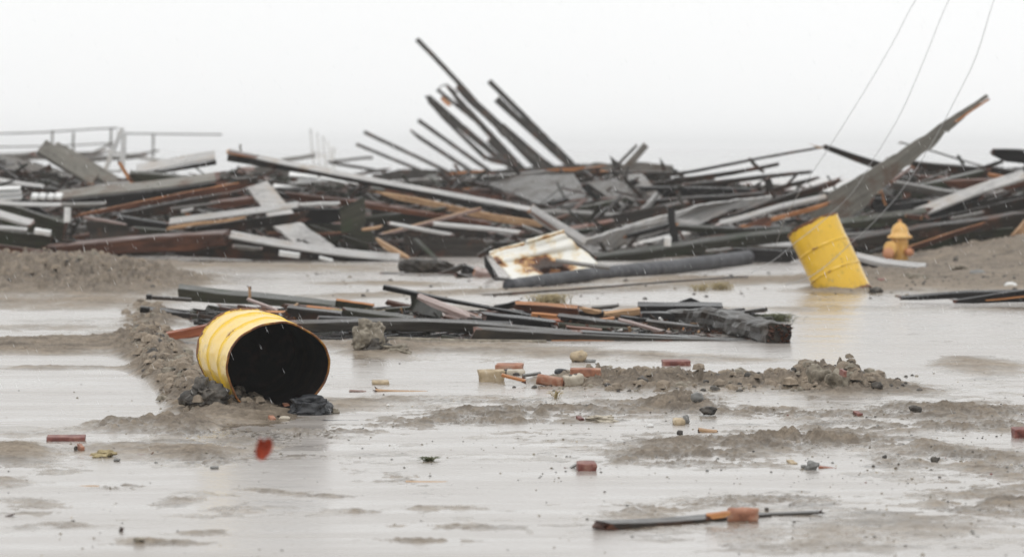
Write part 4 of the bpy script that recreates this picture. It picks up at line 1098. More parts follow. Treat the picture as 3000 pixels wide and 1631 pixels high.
# foreground timbers far right
PL('timber', 'black timber half sunk in the sand at the right edge', (2645, 872), (3080, 850), (9, 30), 6, 42.6, 'black', cat='timber', jag=(1, 0))
PL('timber', 'second dark timber with orange streak at the right edge', (2800, 880), (3090, 838), (12, 46), 3, 41.6, 'black', cat='timber', jag=(1, 0))
PL('lath', 'thin orange lath on the second dark timber at the right edge', (2888, 878), (3060, 860), 5, 0, 41.6, 'orange', cat='lath')

# ---- filler boards wedged in the heap and the mass of splinters under them
def top_line(x):
    pts = [(-200, 470), (0, 480), (120, 490), (330, 520), (460, 505), (640, 510), (760, 500), (900, 535), (1100, 535), (1400, 512), (1720, 505), (1980, 512), (2180, 535), (2330, 545), (2450, 560), (2650, 492), (2800, 492), (3000, 492), (3300, 480)]
    for (a, b_), (c, d) in zip(pts, pts[1:]):
        if a <= x <= c: return b_ + (d - b_) * (x - a) / (c - a)
    return 500
def bot_line(x):
    pts = [(-200, 745), (600, 750), (1100, 745), (1700, 745), (2300, 740), (2700, 718), (3000, 675), (3300, 660)]
    for (a, b_), (c, d) in zip(pts, pts[1:]):
        if a <= x <= c: return b_ + (d - b_) * (x - a) / (c - a)
    return 740
ZONES = [(450, 'in the left end of the heap among mossy timbers', 'left end'), (1050, 'in the heap around the wide leaning plank', 'leaning plank'), (1600, 'in the heap below the long slanting beam', 'slanting beam'), (2150, 'in the heap behind basin and pipe', 'basin'), (2560, 'in the heap behind the tilted drum', 'drum'), (9999, 'in the right end of the heap by the hydrant', 'hydrant')]
KIND = [('dark', 'dark wet'), ('dark', 'dark wet'), ('olive', 'mossy'), ('grey', 'grey'), ('rust', 'reddish rotten'), ('black', 'black'), ('light', 'pale')]
fr_ = random.Random(77)
FL = {}
MARKS = [(60, 520, 'the tilted deck section'), (130, 640, 'the mossy dark timbers'), (200, 490, 'the broad leaning grey planks'), (400, 560, 'the long grey-topped timber'), (500, 590, 'the orange split beam'), (400, 710, 'the rusty brown beam'), (680, 630, 'the pale bright-topped board'), (850, 620, 'the wide leaning plank'), (900, 740, 'the low bright-topped board'), (900, 500, 'the white lattice'), (1030, 640, 'the square-cut board'), (1000, 540, 'the whitish laths'), (1300, 600, 'the tan split beam'), (1260, 650, 'the pinkish-orange lath'), (1450, 530, 'the big grey beam'), (1540, 750, 'the rusty basin'), (1620, 660, 'the pale two-sided plank'), (1750, 640, 'the blue-grey plank'), (1700, 560, 'the wide sloping boards'), (1850, 690, 'the pale wedge board'), (1970, 660, 'the black upright post'), (2100, 560, 'the skyline boards'), (2000, 720, 'the long mossy beam'), (2250, 620, 'the long pale wedge board'), (2300, 700, 'the tilted drum'), (2480, 580, 'the big leaning beam'), (2640, 690, 'the hydrant'), (2740, 560, 'the blue-grey right plank'), (2850, 590, 'the long bright plank'), (2800, 680, 'the orange-brown sloping board'), (2950, 480, 'the ragged black timber end')]
for i in range(290):
    x = fr_.uniform(-40, 3040)
    tl, bl = top_line(x), bot_line(x)
    k = fr_.random() ** 0.8
    y = tl + 14 + (bl - tl - 24) * k
    Yd = 75 - 14.5 * k + fr_.uniform(-1.0, 1.0) + 0.8
    mat, word = KIND[fr_.choice((0, 0, 0, 1, 1, 2, 2, 3, 4, 5, 5, 5, 6))]
    ln = fr_.uniform(90, 330) * (1 if mat != 'light' else 0.6)
    an = fr_.gauss(0, 0.16) + (0.1 if x < 1500 else -0.12)
    if fr_.random() < 0.12: an = fr_.uniform(-0.9, 0.9)
    dx, dy = math.cos(an) * ln / 2, math.sin(an) * ln / 2
    th = fr_.uniform(8, 24) if fr_.random() < .7 or mat in ('light', 'grey') else fr_.uniform(24, 44); tpx = fr_.choice((2, 4, 6, 9)) if mat != 'black' else 2
    y0, y1 = y - dy, y + dy
    lim0, lim1 = top_line(x - dx) + 6, top_line(x + dx) + 6
    y0 = max(y0, lim0 + 2); y1 = max(y1, lim1 + 2)
    y0 = min(y0, bl - th); y1 = min(y1, bl - th)
    sl = (y1 - y0) / (2 * dx)
    zt = min(MARKS, key=lambda z: abs(z[0] - x) + 1.3 * abs(z[1] - y))
    rel = ('left of', 'right of')[x > zt[0]] if abs(x - zt[0]) > abs(y - zt[1]) * 1.6 else ('above', 'below')[y > zt[1]]
    size = 'short' if ln < 150 else ('long' if ln > 250 else 'mid-length')
    tilt = 'level' if abs(sl) < 0.06 else ('steep' if abs(sl) > 0.45 else ('falling right' if sl > 0 else 'rising right'))
    lbl = '%s %s broken board, %s, %s %s' % (size, word, tilt, rel, zt[2])
    used = FL.setdefault(lbl, 0); FL[lbl] += 1
    if used:
        lbl = '%s %s broken board, %s, %s %s' % ('thick' if th > 14 else 'thin', word, tilt, rel, zt[2])
        used = FL.setdefault(lbl, 0); FL[lbl] += 1
    if used: continue
    PL('broken_board', lbl, (x - dx, y0), (x + dx, y1), (th, th * fr_.uniform(.7, 1.2)), tpx, Yd, mat, 'orange' if fr_.random() < .08 else 'dark', cat='board', group='broken boards wedged in the wreckage heap')

def splinter_mass():
    rn = random.Random(5)
    V = []; Fc = []; UV = []; FMt = []
    def box(c, u, n, v, L, a, b_):
        k = len(V)
        for sx_ in (-1, 1):
            for sy_ in (-1, 1):
                for sz_ in (-1, 1):
                    V.append(c + u * (L * sx_) + n * (a * sy_) + v * (b_ * sz_))
                    UV.append([L * sx_, a * sy_ + b_ * sz_])
        for f in ((0, 1, 3, 2), (4, 6, 7, 5), (0, 4, 5, 1), (2, 3, 7, 6), (0, 2, 6, 4), (1, 5, 7, 3)):
            Fc.append(tuple(k + q for q in f))
        mi = rn.choice((0, 0, 0, 1, 1, 2))
        FMt.extend([mi] * 6)
    for _ in range(9000):
        x = rn.uniform(-900, 3900)
        k = rn.random()
        tl, bl = top_line(max(-200, min(3300, x))) + 16, bot_line(max(-200, min(3300, x))) + 4
        y = tl + (bl - tl) * k
        Yd = 77 - 16.5 * k + rn.uniform(0.3, 3.0)
        c = P(x, y, Yd)
        if c.z < -0.1: c.z = -0.1
        an = rn.gauss(0, 0.2); ya = rn.uniform(-1.2, 1.2)
        u = Vector((math.cos(an) * math.cos(ya), math.sin(ya), math.sin(an) * 0.7)).normalized()
        n = Vector((0, 0, 1)); v = u.cross(n).normalized(); n = v.cross(u)
        box(c, u, n, v, rn.uniform(0.15, 0.6), rn.uniform(0.015, 0.06), rn.uniform(0.03, 0.13))
    for _ in range(1500):
        x = rn.uniform(-100, 3100); k = rn.random()
        tl, bl = top_line(x) + 6, bot_line(x) + 2
        c = P(x, tl + (bl - tl) * k, 75 - 15 * k + rn.uniform(-1.0, 1.5))
        an = rn.gauss(0, 0.45); ya = rn.uniform(-1, 1)
        u = Vector((math.cos(an) * math.cos(ya), math.sin(ya), math.sin(an))).normalized()
        v = u.cross(Vector((0, 0, 1))).normalized(); n = v.cross(u)
        box(c, u, n, v, rn.uniform(0.08, 0.45), rn.uniform(0.004, 0.014), rn.uniform(0.01, 0.05))
    o = mesh_obj('splintered_timber', V, Fc, [M['dark'], M['olive'], M['rust']], loc=P(1500, 740, 70), fm=FMt, uvs=UV)
    tag(o, 'dark tangled mass of splintered timber filling the inside of the long heap', 'splintered timber', kind='stuff')
splinter_mass()

# ------------------------------------------------------------------ the low heap in the middle distance
MG = None
PL('plank', 'long dark plank with mossy wet top pointing left behind the lying drum', (528, 846), (985, 896), (34, 14), 12, 40.5, 'olive', cat='plank', jag=(.3, .3), b=0.25)
PL('timber', 'dark timber with shiny top sticking out left behind the lying drum', (412, 907), (720, 930), (20, 34), 7, 38.5, 'black', cat='timber', jag=(0, 0), b=0.2)
PL('rail_timber', 'thin dark bar lying above the shiny-topped timber at left', (430, 868), (560, 876), 9, 3, 40, 'dark', cat='bar', jag=(0, 0))
PL('block', 'small square bolt end at the left tip of the thin dark bar', (428, 864), (444, 865), 14, 3, 39.8, 'black', cat='block', jag=(0, 0))
PL('block', 'dark square end block at the left tip of the shiny-topped timber', (410, 900), (438, 902), 16, 4, 38.2, 'black', cat='block', jag=(0, 0))
PL('painted_beam', 'orange-red painted beam poking out left of the lying drum', (482, 978), (760, 918), (24, 38), 4, 33.5, 'brick_paint', 'brick_paint', cat='beam', jag=(.2, 0), b=0.16)
PL('timber', 'long black timber with shiny wet top across the middle heap', (880, 948), (1660, 974), (30, 30), 7, 35.0, 'rotlog', cat='timber', jag=(.6, .8), b=0.2, wave=2.0)
PL('timber', 'second black timber just behind the long shiny one', (930, 930), (1500, 948), (18, 18), 6, 35.8, 'black', cat='timber', jag=(.3, .4))
PL('timber', 'long dark timber at the front right of the middle heap', (1400, 964), (2190, 1000), (34, 24), 6, 34.2, 'rotlog', cat='timber', jag=(.4, .8), b=0.2)
PL('timber', 'mossy timber running to the rotten log at right', (1640, 948), (2120, 982), (20, 20), 6, 35.8, 'olive', cat='timber', jag=(.3, .6))
tube('pipe', 'thin grey-brown pipe half buried in sand in front of the long black timber', 'pipe', curve_pts([(880, 1002, 35.0), (1050, 1000, 34.6), (1140, 995, 34.3), (1300, 1000, 34.2), (1450, 1003, 34.0), (1600, 1004, 33.9)], 34, 24), 0.026, 'stone', nseg=10)
PL('pole', 'slim black pole propped up left with shiny top in the middle heap', (1123, 836), (1600, 934), (14, 4), 4, 37.4, 'black', 'black', cat='pole', jag=(0, .3), b=0.06)
slab('torn_block', 'olive timber block with one square end under the slim black pole', 'timber block', [(1202, 860), (1240, 868), (1392, 926), (1410, 944), (1380, 952), (1205, 912)], 37.8, 0.16, 'olive', Ys=[37.8, 37.8, 36.9, 36.7, 36.7, 37.8])
PL('torn_wood', 'pinkish torn slab of wood on the olive timber block', (1226, 872), (1398, 936), (12, 18), 12, 36.9, 'pink', 'pink', cat='wood piece', jag=(1, 2), freshface='top')
PL('torn_wood', 'ragged brown pink-edged wood at the right foot of the olive block', (1300, 925), (1420, 952), (18, 10), 6, 36.6, 'rust', 'pink', cat='wood piece', jag=(2, 2))
PL('wood_block', 'bright orange split block in the centre of the middle heap', (1510, 890), (1692, 904), (24, 30), 9, 37.2, 'orange', cat='wood block', freshface='front', jag=(.8, .6), b=0.14)
PL('timber', 'dark timber under the bright orange split block', (1440, 904), (1700, 926), (16, 16), 3, 37.6, 'black', cat='timber')
PL('board', 'rust-orange board low right of the bright orange block', (1596, 936), (1732, 944), 14, 3, 36.4, 'brick_paint', 'orange', cat='board', jag=(1, 1))
PL('board', 'dark angled board behind the bright orange split block', (1448, 896), (1520, 882), (12, 20), 3, 38.4, 'black', cat='board')
PL('board', 'tan-brown rounded board left of the black box beam', (1772, 918), (1874, 904), (16, 22), 5, 37.2, 'tan', 'tan', cat='board', jag=(1, .4))
PL('box_beam', 'black box beam with grey wet top in the right part of the middle heap', (1870, 896), (2118, 898), 18, 10, 37.6, 'black', 'black', cat='beam', jag=(0, 0), b=0.2)
slab('roof_piece', 'black triangular piece behind the black box beam', 'board', [(1975, 890), (2024, 872), (2062, 890), (2062, 898), (1975, 898)], 38.6, 0.15, 'black')
PL('torn_wood', 'pinkish white splinter board pointing right over the dark timbers', (1814, 936), (1976, 978), (5, 10), 5, 35.6, 'pink', 'pink', cat='wood piece', freshface='front', jag=(1, 1.5))
PL('board', 'dark mossy board under the pinkish white splinter', (1780, 944), (2010, 976), (16, 14), 4, 35.9, 'olive', cat='board')
PL('board', 'dark red board behind the lying drum to its right', (836, 892), (986, 902), (18, 20), 3, 38.6, 'rust', cat='board')
PL('board', 'olive-brown board with orange top edge right of the dark red one', (986, 878), (1092, 894), (22, 20), 4, 38.4, 'olive', 'orange', cat='board', freshface='top', jag=(.3, .6))
PL('board', 'short dark red board left of the olive timber block', (1134, 880), (1206, 896), (14, 16), 4, 38.2, 'rust', cat='board')
PL('board', 'long mossy brown board behind the shiny black timbers', (980, 908), (1240, 920), (20, 20), 5, 38.0, 'olive', cat='board')
PL('torn_wood', 'orange-tan forked splinter on top of the lying drum’s far side', (757, 914), (884, 918), (14, 12), 5, 37.6, 'orange', cat='wood piece', jag=(1, 2), freshface='front')
PL('splinter', 'upward fork of the orange-tan splinter', (838, 910), (872, 888), 7, 2, 37.5, 'tan', cat='splinter', jag=(1, 1.5))
PL('splinter', 'pinkish splinter rod slanting down right above the lying drum', (724, 874), (812, 908), (7, 9), 3, 37.9, 'pink', 'pink', cat='splinter', jag=(.5, .5))
PL('splinter', 'small orange splinter standing upright left of the pinkish rod', (727, 840), (727, 884), 8, 0, 38.0, 'tan', cat='splinter', jag=(2, 1))
PL('board', 'dark board lying behind the forked splinter', (640, 896), (960, 922), (16, 18), 4, 39.2, 'dark', cat='board')
PL('board', 'black board at the back of the middle heap right of the forked splinter', (860, 918), (1180, 934), 14, 4, 38.3, 'black', cat='board')
PL('board', 'dark brown board between orange block and black box beam', (1690, 912), (1880, 922), (14, 18), 4, 37.7, 'dark', cat='board')
PL('board', 'short grey broken board above the rust-orange board', (1735, 900), (1812, 893), 10, 4, 38.0, 'grey', cat='board')
PL('stick', 'thin orange stick lying on the sand before the middle heap', (1616, 996), (1800, 998), 2.5, 1, 34.2, 'orange', cat='stick', jag=(0, 0))
PL('board', 'shiny flat board piece before the long dark timber', (1470, 990), (1735, 994), 5, 3, 34.6, 'black', cat='board')

for x0, y0, x1, y1, t_, Y_, m_, lb in [
    (1560, 918, 1650, 926, 12, 36.9, 'orange', 'orange torn chip under the bright orange split block'),
    (1700, 900, 1760, 912, 12, 37.6, 'tan', 'tan torn chip right of the bright orange split block'),
    (1420, 916, 1500, 908, 12, 37.5, 'rust', 'rust-brown torn board left of the bright orange block'),
    (1130, 905, 1200, 900, 12, 37.9, 'olive', 'mossy torn stub behind the olive timber block'),
    (900, 898, 990, 908, 10, 38.0, 'orange', 'orange-edged splinter right of the forked splinter'),
    (1060, 930, 1160, 938, 11, 37.0, 'rust', 'rust-brown torn board before the long mossy brown one'),
    (1820, 926, 1900, 934, 12, 36.7, 'black', 'black torn stub under the black box beam, left'),
    (1660, 956, 1760, 966, 10, 35.4, 'rust', 'rust-brown splinter on the long dark front timber'),
    (1250, 950, 1340, 958, 9, 35.8, 'dark', 'dark splinter lying below the pinkish torn slab'),
    (560, 940, 660, 930, 16, 38.0, 'dark', 'dark torn board behind the left flank of the lying drum')]:
    PL('torn_board', lb, (x0, y0), (x1, y1), t_, 4, Y_, m_, m_, cat='board', jag=(1.6, 1.8))

for x0, y0, x1, y1, t_, tp_, Y_, m_, lb in [
    (842, 900, 1012, 920, 36, 7, 36.4, 'dark', 'chunky dark timber right of the forked splinter'),
    (1008, 908, 1206, 934, 32, 8, 36.4, 'olive', 'chunky mossy timber left of the olive timber block'),
    (1418, 920, 1622, 944, 28, 6, 36.0, 'black', 'chunky black timber under the bright orange block'),
    (1640, 926, 1842, 950, 30, 7, 35.9, 'dark', 'chunky dark timber left of the black box beam'),
    (560, 912, 700, 922, 30, 6, 38.4, 'olive', 'chunky mossy timber behind the crown of the lying drum')]:
    PL('timber', lb, (x0, y0), (x1, y1), (t_, t_ * .9), tp_, Y_, m_, 'rust', cat='timber', jag=(.9, 1.1), b=0.16)

# rotten squared log at the right end
def log_obj():
    cen = P(2140, 960, 35.5)
    rt = empty('rotten_log', cen)
    tag(rt, 'big dark rotten log with splintered orange-brown right end', 'log')
    rn = random.Random(8)
    ctrl = [(1965, 925, 37.4), (2030, 930, 36.8), (2100, 932, 36.1), (2160, 948, 35.3), (2220, 966, 34.5), (2284, 982, 33.8)]
    pts = curve_pts(ctrl, 35, 36)
    V = []; Fc = []; UV = []
    ns = 20; L = 0
    for i, p in enumerate(pts):
        if i: L += (pts[i] - pts[i - 1]).length
        t = (pts[min(i + 1, 36)] - pts[max(i - 1, 0)]).normalized()
        a = t.cross(Vector((0, 0, 1))).normalized(); b_ = a.cross(t)
        w_ = 0.085 + 0.02 * min(1, i / 12); h_ = 0.052 + 0.036 * min(1, i / 14)
        for k in range(ns):
            an = 2 * math.pi * k / ns
            cx_ = math.copysign(abs(math.cos(an)) ** 0.55, math.cos(an)); cz_ = math.copysign(abs(math.sin(an)) ** 0.55, math.sin(an))
            q = Vector((i * 0.35, cx_ * 1.7, cz_ * 1.7))
            r = 1 + 0.32 * mnoise.noise(q) + 0.16 * mnoise.noise(q * 3.1)
            V.append(p + a * cx_ * w_ * r + b_ * cz_ * h_ * r); UV.append([L, k * 0.025])
    for i in range(36):
        for k in range(ns):
            Fc.append((i * ns + k, i * ns + (k + 1) % ns, (i + 1) * ns + (k + 1) % ns, (i + 1) * ns + k))
    Fc += [tuple(range(ns - 1, -1, -1)), tuple(range(36 * ns, 37 * ns))]
    mesh_obj('trunk', V, Fc, M['rotlog'], parent=rt, loc=cen, uvs=UV)
    V = []; Fc = []
    ax = (pts[-1] - pts[-3]).normalized()
    a = ax.cross(Vector((0, 0, 1))).normalized(); b_ = a.cross(ax)
    for k in range(70):
        c = pts[-1] + a * rn.uniform(-.095, .095) + b_ * rn.uniform(-.075, .08) - ax * 0.05
        k0 = len(V); sz = rn.uniform(0.008, 0.022)
        V += [c + a * sz, c + b_ * sz, c - a * sz, c - b_ * sz, c + ax * rn.uniform(0.06, 0.15) + a * rn.uniform(-.02, .02) + b_ * rn.uniform(-.02, .02)]
        Fc += [(k0, k0 + 1, k0 + 4), (k0 + 1, k0 + 2, k0 + 4), (k0 + 2, k0 + 3, k0 + 4), (k0 + 3, k0, k0 + 4)]
    mesh_obj('splintered_end', V, Fc, M['rust'], parent=rt, loc=pts[-1], uvs=[[rn.random(), rn.random() * .2] for _ in V])
log_obj()
PL('timber', 'black timber lying against the near side of the rotten log', (1700, 972), (2200, 1004), (22, 24), 4, 34.3, 'black', cat='timber', jag=(.5, .7), b=0.16)
PL('timber', 'short dark timber under the black box beam', (1880, 914), (2080, 922), (22, 22), 3, 37.0, 'black', cat='timber', jag=(.4, .4), b=0.16)
PL('timber', 'short blackened timber at the left foot of the rotten log', (1900, 940), (2090, 962), (26, 30), 4, 35.9, 'dark', cat='timber', jag=(.8, .8), b=0.16)
PL('board', 'dark ragged board poking out between orange block and olive block', (1380, 930), (1560, 946), (16, 18), 3, 36.2, 'dark', cat='board', jag=(1.2, 1))
PL('board', 'dark ragged board under the tan-brown rounded one', (1690, 928), (1850, 940), (18, 14), 3, 36.4, 'dark', cat='board', jag=(1.2, 1))
PL('board', 'torn orange-brown board end right of the rust-orange board', (1736, 938), (1800, 930), (10, 8), 3, 36.2, 'orange', cat='board', jag=(1.2, 1.5))

# ------------------------------------------------------------------ drums
def drum(label, cf, cb, ra, rb, mat, inside, open_end=True, bulge=0.0, up=Vector((0, 0, 1)), hoops=True):
    """cf: centre of the near/open end, cb: far end"""
    root = empty('oil_drum', cb.lerp(cf, 0.5)); tag(root, label, 'oil drum')
    ax = cb - cf; L = ax.length; ax = ax.normalized()
    a = ax.cross(up).normalized()
    if a.x < 0: a = -a
    b_ = a.cross(ax).normalized()
    if b_.dot(up) < 0: b_ = -b_
    NS = 96
    prof = [(0, 0.0), (0.0, 0.006), (0.008, 0.010), (0.018, 0.006), (0.026, -0.001)]
    out = []
    for i in range(0, 121):
        v = i / 120
        d = 0.0
        for hc in (1 / 3, 2 / 3):
            x = (v - hc) * L
            d += 0.009 * math.exp(-(x / 0.009) ** 2)
        for ee in (0, 1):
            x = abs(v - ee) * L
            d += 0.009 * math.exp(-((x - 0.006) / 0.008) ** 2)
        out.append((v, d))
    def ringpt(v, an, dr):
        bl = 1 + bulge * math.exp(-((an - 4.0) / 0.35) ** 2) * (1 - v) 
        dent = 0.010 * mnoise.noise(Vector((math.cos(an) * 1.7, math.sin(an) * 1.7, v * 2.6 + ra * 9))) + 0.004 * mnoise.noise(Vector((math.cos(an) * 5, math.sin(an) * 5, v * 7)))
        r1, r2 = ra + dr + dent, rb + dr + dent
        return cf + ax * (v * L) + a * math.cos(an) * r1 * bl + b_ * math.sin(an) * r2 * bl
    V = []; UV = []; Fc = []
    for (v, d) in out:
        for k in range(NS):
            V.append(ringpt(v, 2 * math.pi * k / NS, d)); UV.append([k / NS, v])
    for i in range(120):
        for k in range(NS):
            Fc.append((i * NS + k, (i + 1) * NS + k, (i + 1) * NS + (k + 1) % NS, i * NS + (k + 1) % NS))
    mesh_obj('shell', V, Fc, M[mat], parent=root, loc=root.location, smooth=True, uvs=UV)
    # inner wall
    V = []; Fc = []
    for i in range(9):
        v = i / 8 * 0.985 + 0.004
        for k in range(NS): V.append(ringpt(v, 2 * math.pi * k / NS, -0.004))
    for i in range(8):
        for k in range(NS):
            Fc.append((i * NS + k, i * NS + (k + 1) % NS, (i + 1) * NS + (k + 1) % NS, (i + 1) * NS + k))
    mesh_obj('inner_wall', V, Fc, M[inside], parent=root, loc=root.location, smooth=True)
    # rims: rolled bead at both ends
    for v in (0.0, 1.0):
        V = []; Fc = []
        rr = 0.0065
        for k in range(NS):
            an = 2 * math.pi * k / NS
            c = ringpt(v, an, 0.003); rad_ = (c - (cf + ax * v * L)).normalized()
            for q in range(6):
                t_ = q * math.pi / 3
                V.append(c + rad_ * math.cos(t_) * rr + ax * math.sin(t_) * rr)
        for k in range(NS):
            for q in range(6):
                Fc.append((k * 6 + q, k * 6 + (q + 1) % 6, ((k + 1) % NS) * 6 + (q + 1) % 6, ((k + 1) % NS) * 6 + q))
        mesh_obj('rim', V, Fc, M['rimpaint'], parent=root, loc=root.location, smooth=True)
    # bottom plate
    V = [ringpt(0.985, 2 * math.pi * k / NS, -0.003) for k in range(NS)]
    V2 = [v_ + ax * 0.004 for v_ in V]
    Fc = [tuple(range(NS)), tuple(range(2 * NS - 1, NS - 1, -1))] + [(i, i + NS, (i + 1) % NS + NS, (i + 1) % NS) for i in range(NS)]
    mesh_obj('end_plate', V + V2, Fc, M[mat if not open_end else inside], parent=root, loc=root.location, uvs=[[0.5, 0.5]] * (2 * NS))
    if not open_end:
        V = [ringpt(0.012, 2 * math.pi * k / NS, -0.003) for k in range(NS)]
        V2 = [v_ + ax * 0.004 for v_ in V]
        mesh_obj('lid', V + V2, Fc, M[mat], parent=root, loc=root.location, uvs=[[0.5, 0.5]] * (2 * NS))
    return root

def rimpaint():
    m, n, b = newmat('rusty_yellow_rim')
    tcx = N(n, 'ShaderNodeTexCoord')
    nz = N(n, 'ShaderNodeTexNoise', Scale=14.0, Detail=6.0, Roughness=0.7)
    n.links.new(tcx.outputs['Object'], nz.inputs['Vector'])
    r = rampnode(n, nz.outputs['Fac'], [(0.3, (0.035, 0.014, 0.006)), (0.48, (0.16, 0.055, 0.012)), (0.6, (0.34, 0.15, 0.015)), (0.68, (0.7, 0.42, 0.02))])
    n.links.new(r.outputs[0], b.inputs['Base Color'])
    b.inputs['Roughness'].default_value = 0.55
    return m
M['rimpaint'] = rimpaint()

Yf = 24.9
drum('yellow oil drum lying on its side with its black open end facing the viewer', P(815, 1072, Yf), P(721, 1027, Yf + 0.85), 0.300, 0.252, 'drum', 'druminside', bulge=0.07)
# tilted drum: axis leans right-down on the picture plane and its top leans away
def tilted():
    top = P(2381, 660, 46.35); s = F / 46.2
    dirp = Vector((0.41, 0, -0.91)).normalized() * 0.88 * 0.975
    bot = top + dirp + Vector((0, -0.20, 0))
    return top, bot
t_, b2 = tilted()
drum('yellow oil drum standing tilted to the left, sunk in the wet sand', t_, b2, 0.288, 0.288, 'drum2', 'druminside', open_end=False, up=Vector((0, -1, 0)))

# ------------------------------------------------------------------ hydrant
def lathe(name, prof, mat, parent, base, axis=Vector((0, 0, 1)), ns=28):
    a = axis.normalized()
    x = a.cross(Vector((0, 1, 0.01))).normalized(); y = a.cross(x)
    V = []; Fc = []
    for (r, h) in prof:
        for k in range(ns):
            an = 2 * math.pi * k / ns
            V.append(base + a * h + x * math.cos(an) * r + y * math.sin(an) * r)
    for i in range(len(prof) - 1):
        for k in range(ns):
            Fc.append((i * ns + k, i * ns + (k + 1) % ns, (i + 1) * ns + (k + 1) % ns, (i + 1) * ns + k))
    Fc += [tuple(range(ns - 1, -1, -1)), tuple(range((len(prof) - 1) * ns, len(prof) * ns))]
    return mesh_obj(name, V, Fc, M[mat], parent=parent, loc=base, smooth=True)
def hydrant():
    Y = 56.8; s = F / Y
    base = P(2636, 762, Y)
    root = empty('fire_hydrant', base); tag(root, 'faded orange-yellow fire hydrant half buried in sand before the heap', 'fire hydrant')
    H0 = 762
    z = lambda py: (H0 - py) / s
    wv = lambda px: px / s
    lathe('barrel', [(wv(24), -0.12), (wv(24), z(720)), (wv(25), z(712)), (wv(25), z(702)), (wv(22), z(700)), (wv(22), z(697)), (wv(14), z(697))], 'hydrant', root, base)
    lathe('bonnet', [(wv(26), z(700)), (wv(36), z(698)), (wv(37), z(694)), (wv(34), z(690)), (wv(27), z(686)), (wv(25), z(678)), (wv(23), z(668)), (wv(18), z(660)), (wv(11), z(655)), (wv(6), z(653)), (wv(6), z(649)), (0.001, z(649))], 'hydrant', root, base)
    lathe('operating_nut', [(wv(5), 0), (wv(5), wv(6)), (0.001, wv(6.5))], 'hydrantcap', root, base + Vector((0, 0, z(649))), ns=5)
    # big side outlet facing front-left
    c = P(2622, 728, Y)
    axl = Vector((-0.55, -0.83, 0)).normalized()
    o = lathe('outlet', [(wv(19), 0), (wv(19), 0.10), (wv(22), 0.105), (wv(22), 0.135), (wv(18), 0.15), (0.001, 0.15)], 'hydrant', root, c, axl)
    lathe('outlet_cap', [(wv(17), 0), (wv(17), 0.03), (wv(15), 0.04), (0.001, 0.042)], 'hydrantcap', root, P(2604, 742, Y - 0.12), Vector((-0.3, -0.95, -0.1)))
    lathe('outlet', [(wv(10), 0), (wv(10), 0.14), (wv(12), 0.145), (wv(12), 0.17), (0.001, 0.175)], 'hydrantcap', root, P(2650, 738, Y), Vector((0.35, -0.93, 0)))
    for k in range(6):
        an = k * math.pi / 3 + 0.3
        lathe('bolt', [(0.011, 0), (0.011, 0.02), (0.001, 0.022)], 'hydrantcap', root, base + Vector((math.cos(an) * wv(31), math.sin(an) * wv(31), z(692))), ns=6)
hydrant()

# ------------------------------------------------------------------ loose cables
def cable(label, ctrl, rad):
    tube('cable', label, 'cable', curve_pts(ctrl, 45, 60), rad, 'cable', nseg=6)
cable('thin hanging cable, leftmost of the three at upper right', [(3300, -900, 48), (2960, -420, 47), (2810, -190, 46.5), (2683, 0, 46), (2620, 118, 46), (2536, 262, 46), (2440, 415, 46), (2370, 520, 46), (2338, 570, 46), (2300, 640, 46.5), (2272, 720, 47)], 0.0034)
cable('thin hanging cable, middle of the three, falling across the tilted drum', [(3320, -900, 48), (3020, -420, 47), (2890, -200, 46.5), (2780, 0, 45.4), (2712, 165, 45.3), (2640, 330, 45.2), (2560, 465, 45.2), (2500, 560, 45.3), (2428, 632, 45.6), (2370, 680, 45.5), (2328, 712, 45.4), (2270, 760, 45.4), (2200, 800, 45.2)], 0.0034)
cable('thin hanging cable, rightmost of the three, passing in front of the leaning beam', [(3340, -900, 48), (3080, -420, 47), (2980, -200, 46.5), (2912, 0, 45.2), (2860, 165, 45), (2800, 290, 45), (2730, 420, 45), (2640, 560, 45), (2560, 650, 45.05), (2493, 712, 45.3), (2430, 770, 45.3), (2370, 812, 45.2), (2300, 835, 45)], 0.0038)
# the pole they come from, just outside the frame
pz = P(3320, -900, 48)
pr = empty('utility_pole', Vector((pz.x, 48.3, 0))); tag(pr, 'wooden utility pole with crossarm holding the three cables', 'utility pole')
tube('pole_shaft', None, None, [Vector((pz.x, 48.3, z_)) for z_ in (-0.5, 2, 4, pz.z + 0.4)], [0.15, 0.14, 0.13, 0.11], 'grey', parent=pr, nseg=12)
tube('crossarm', None, None, [Vector((pz.x - 0.9, 48.1, pz.z)), Vector((pz.x + 0.9, 48.1, pz.z))], 0.06, 'grey', parent=pr, nseg=8)

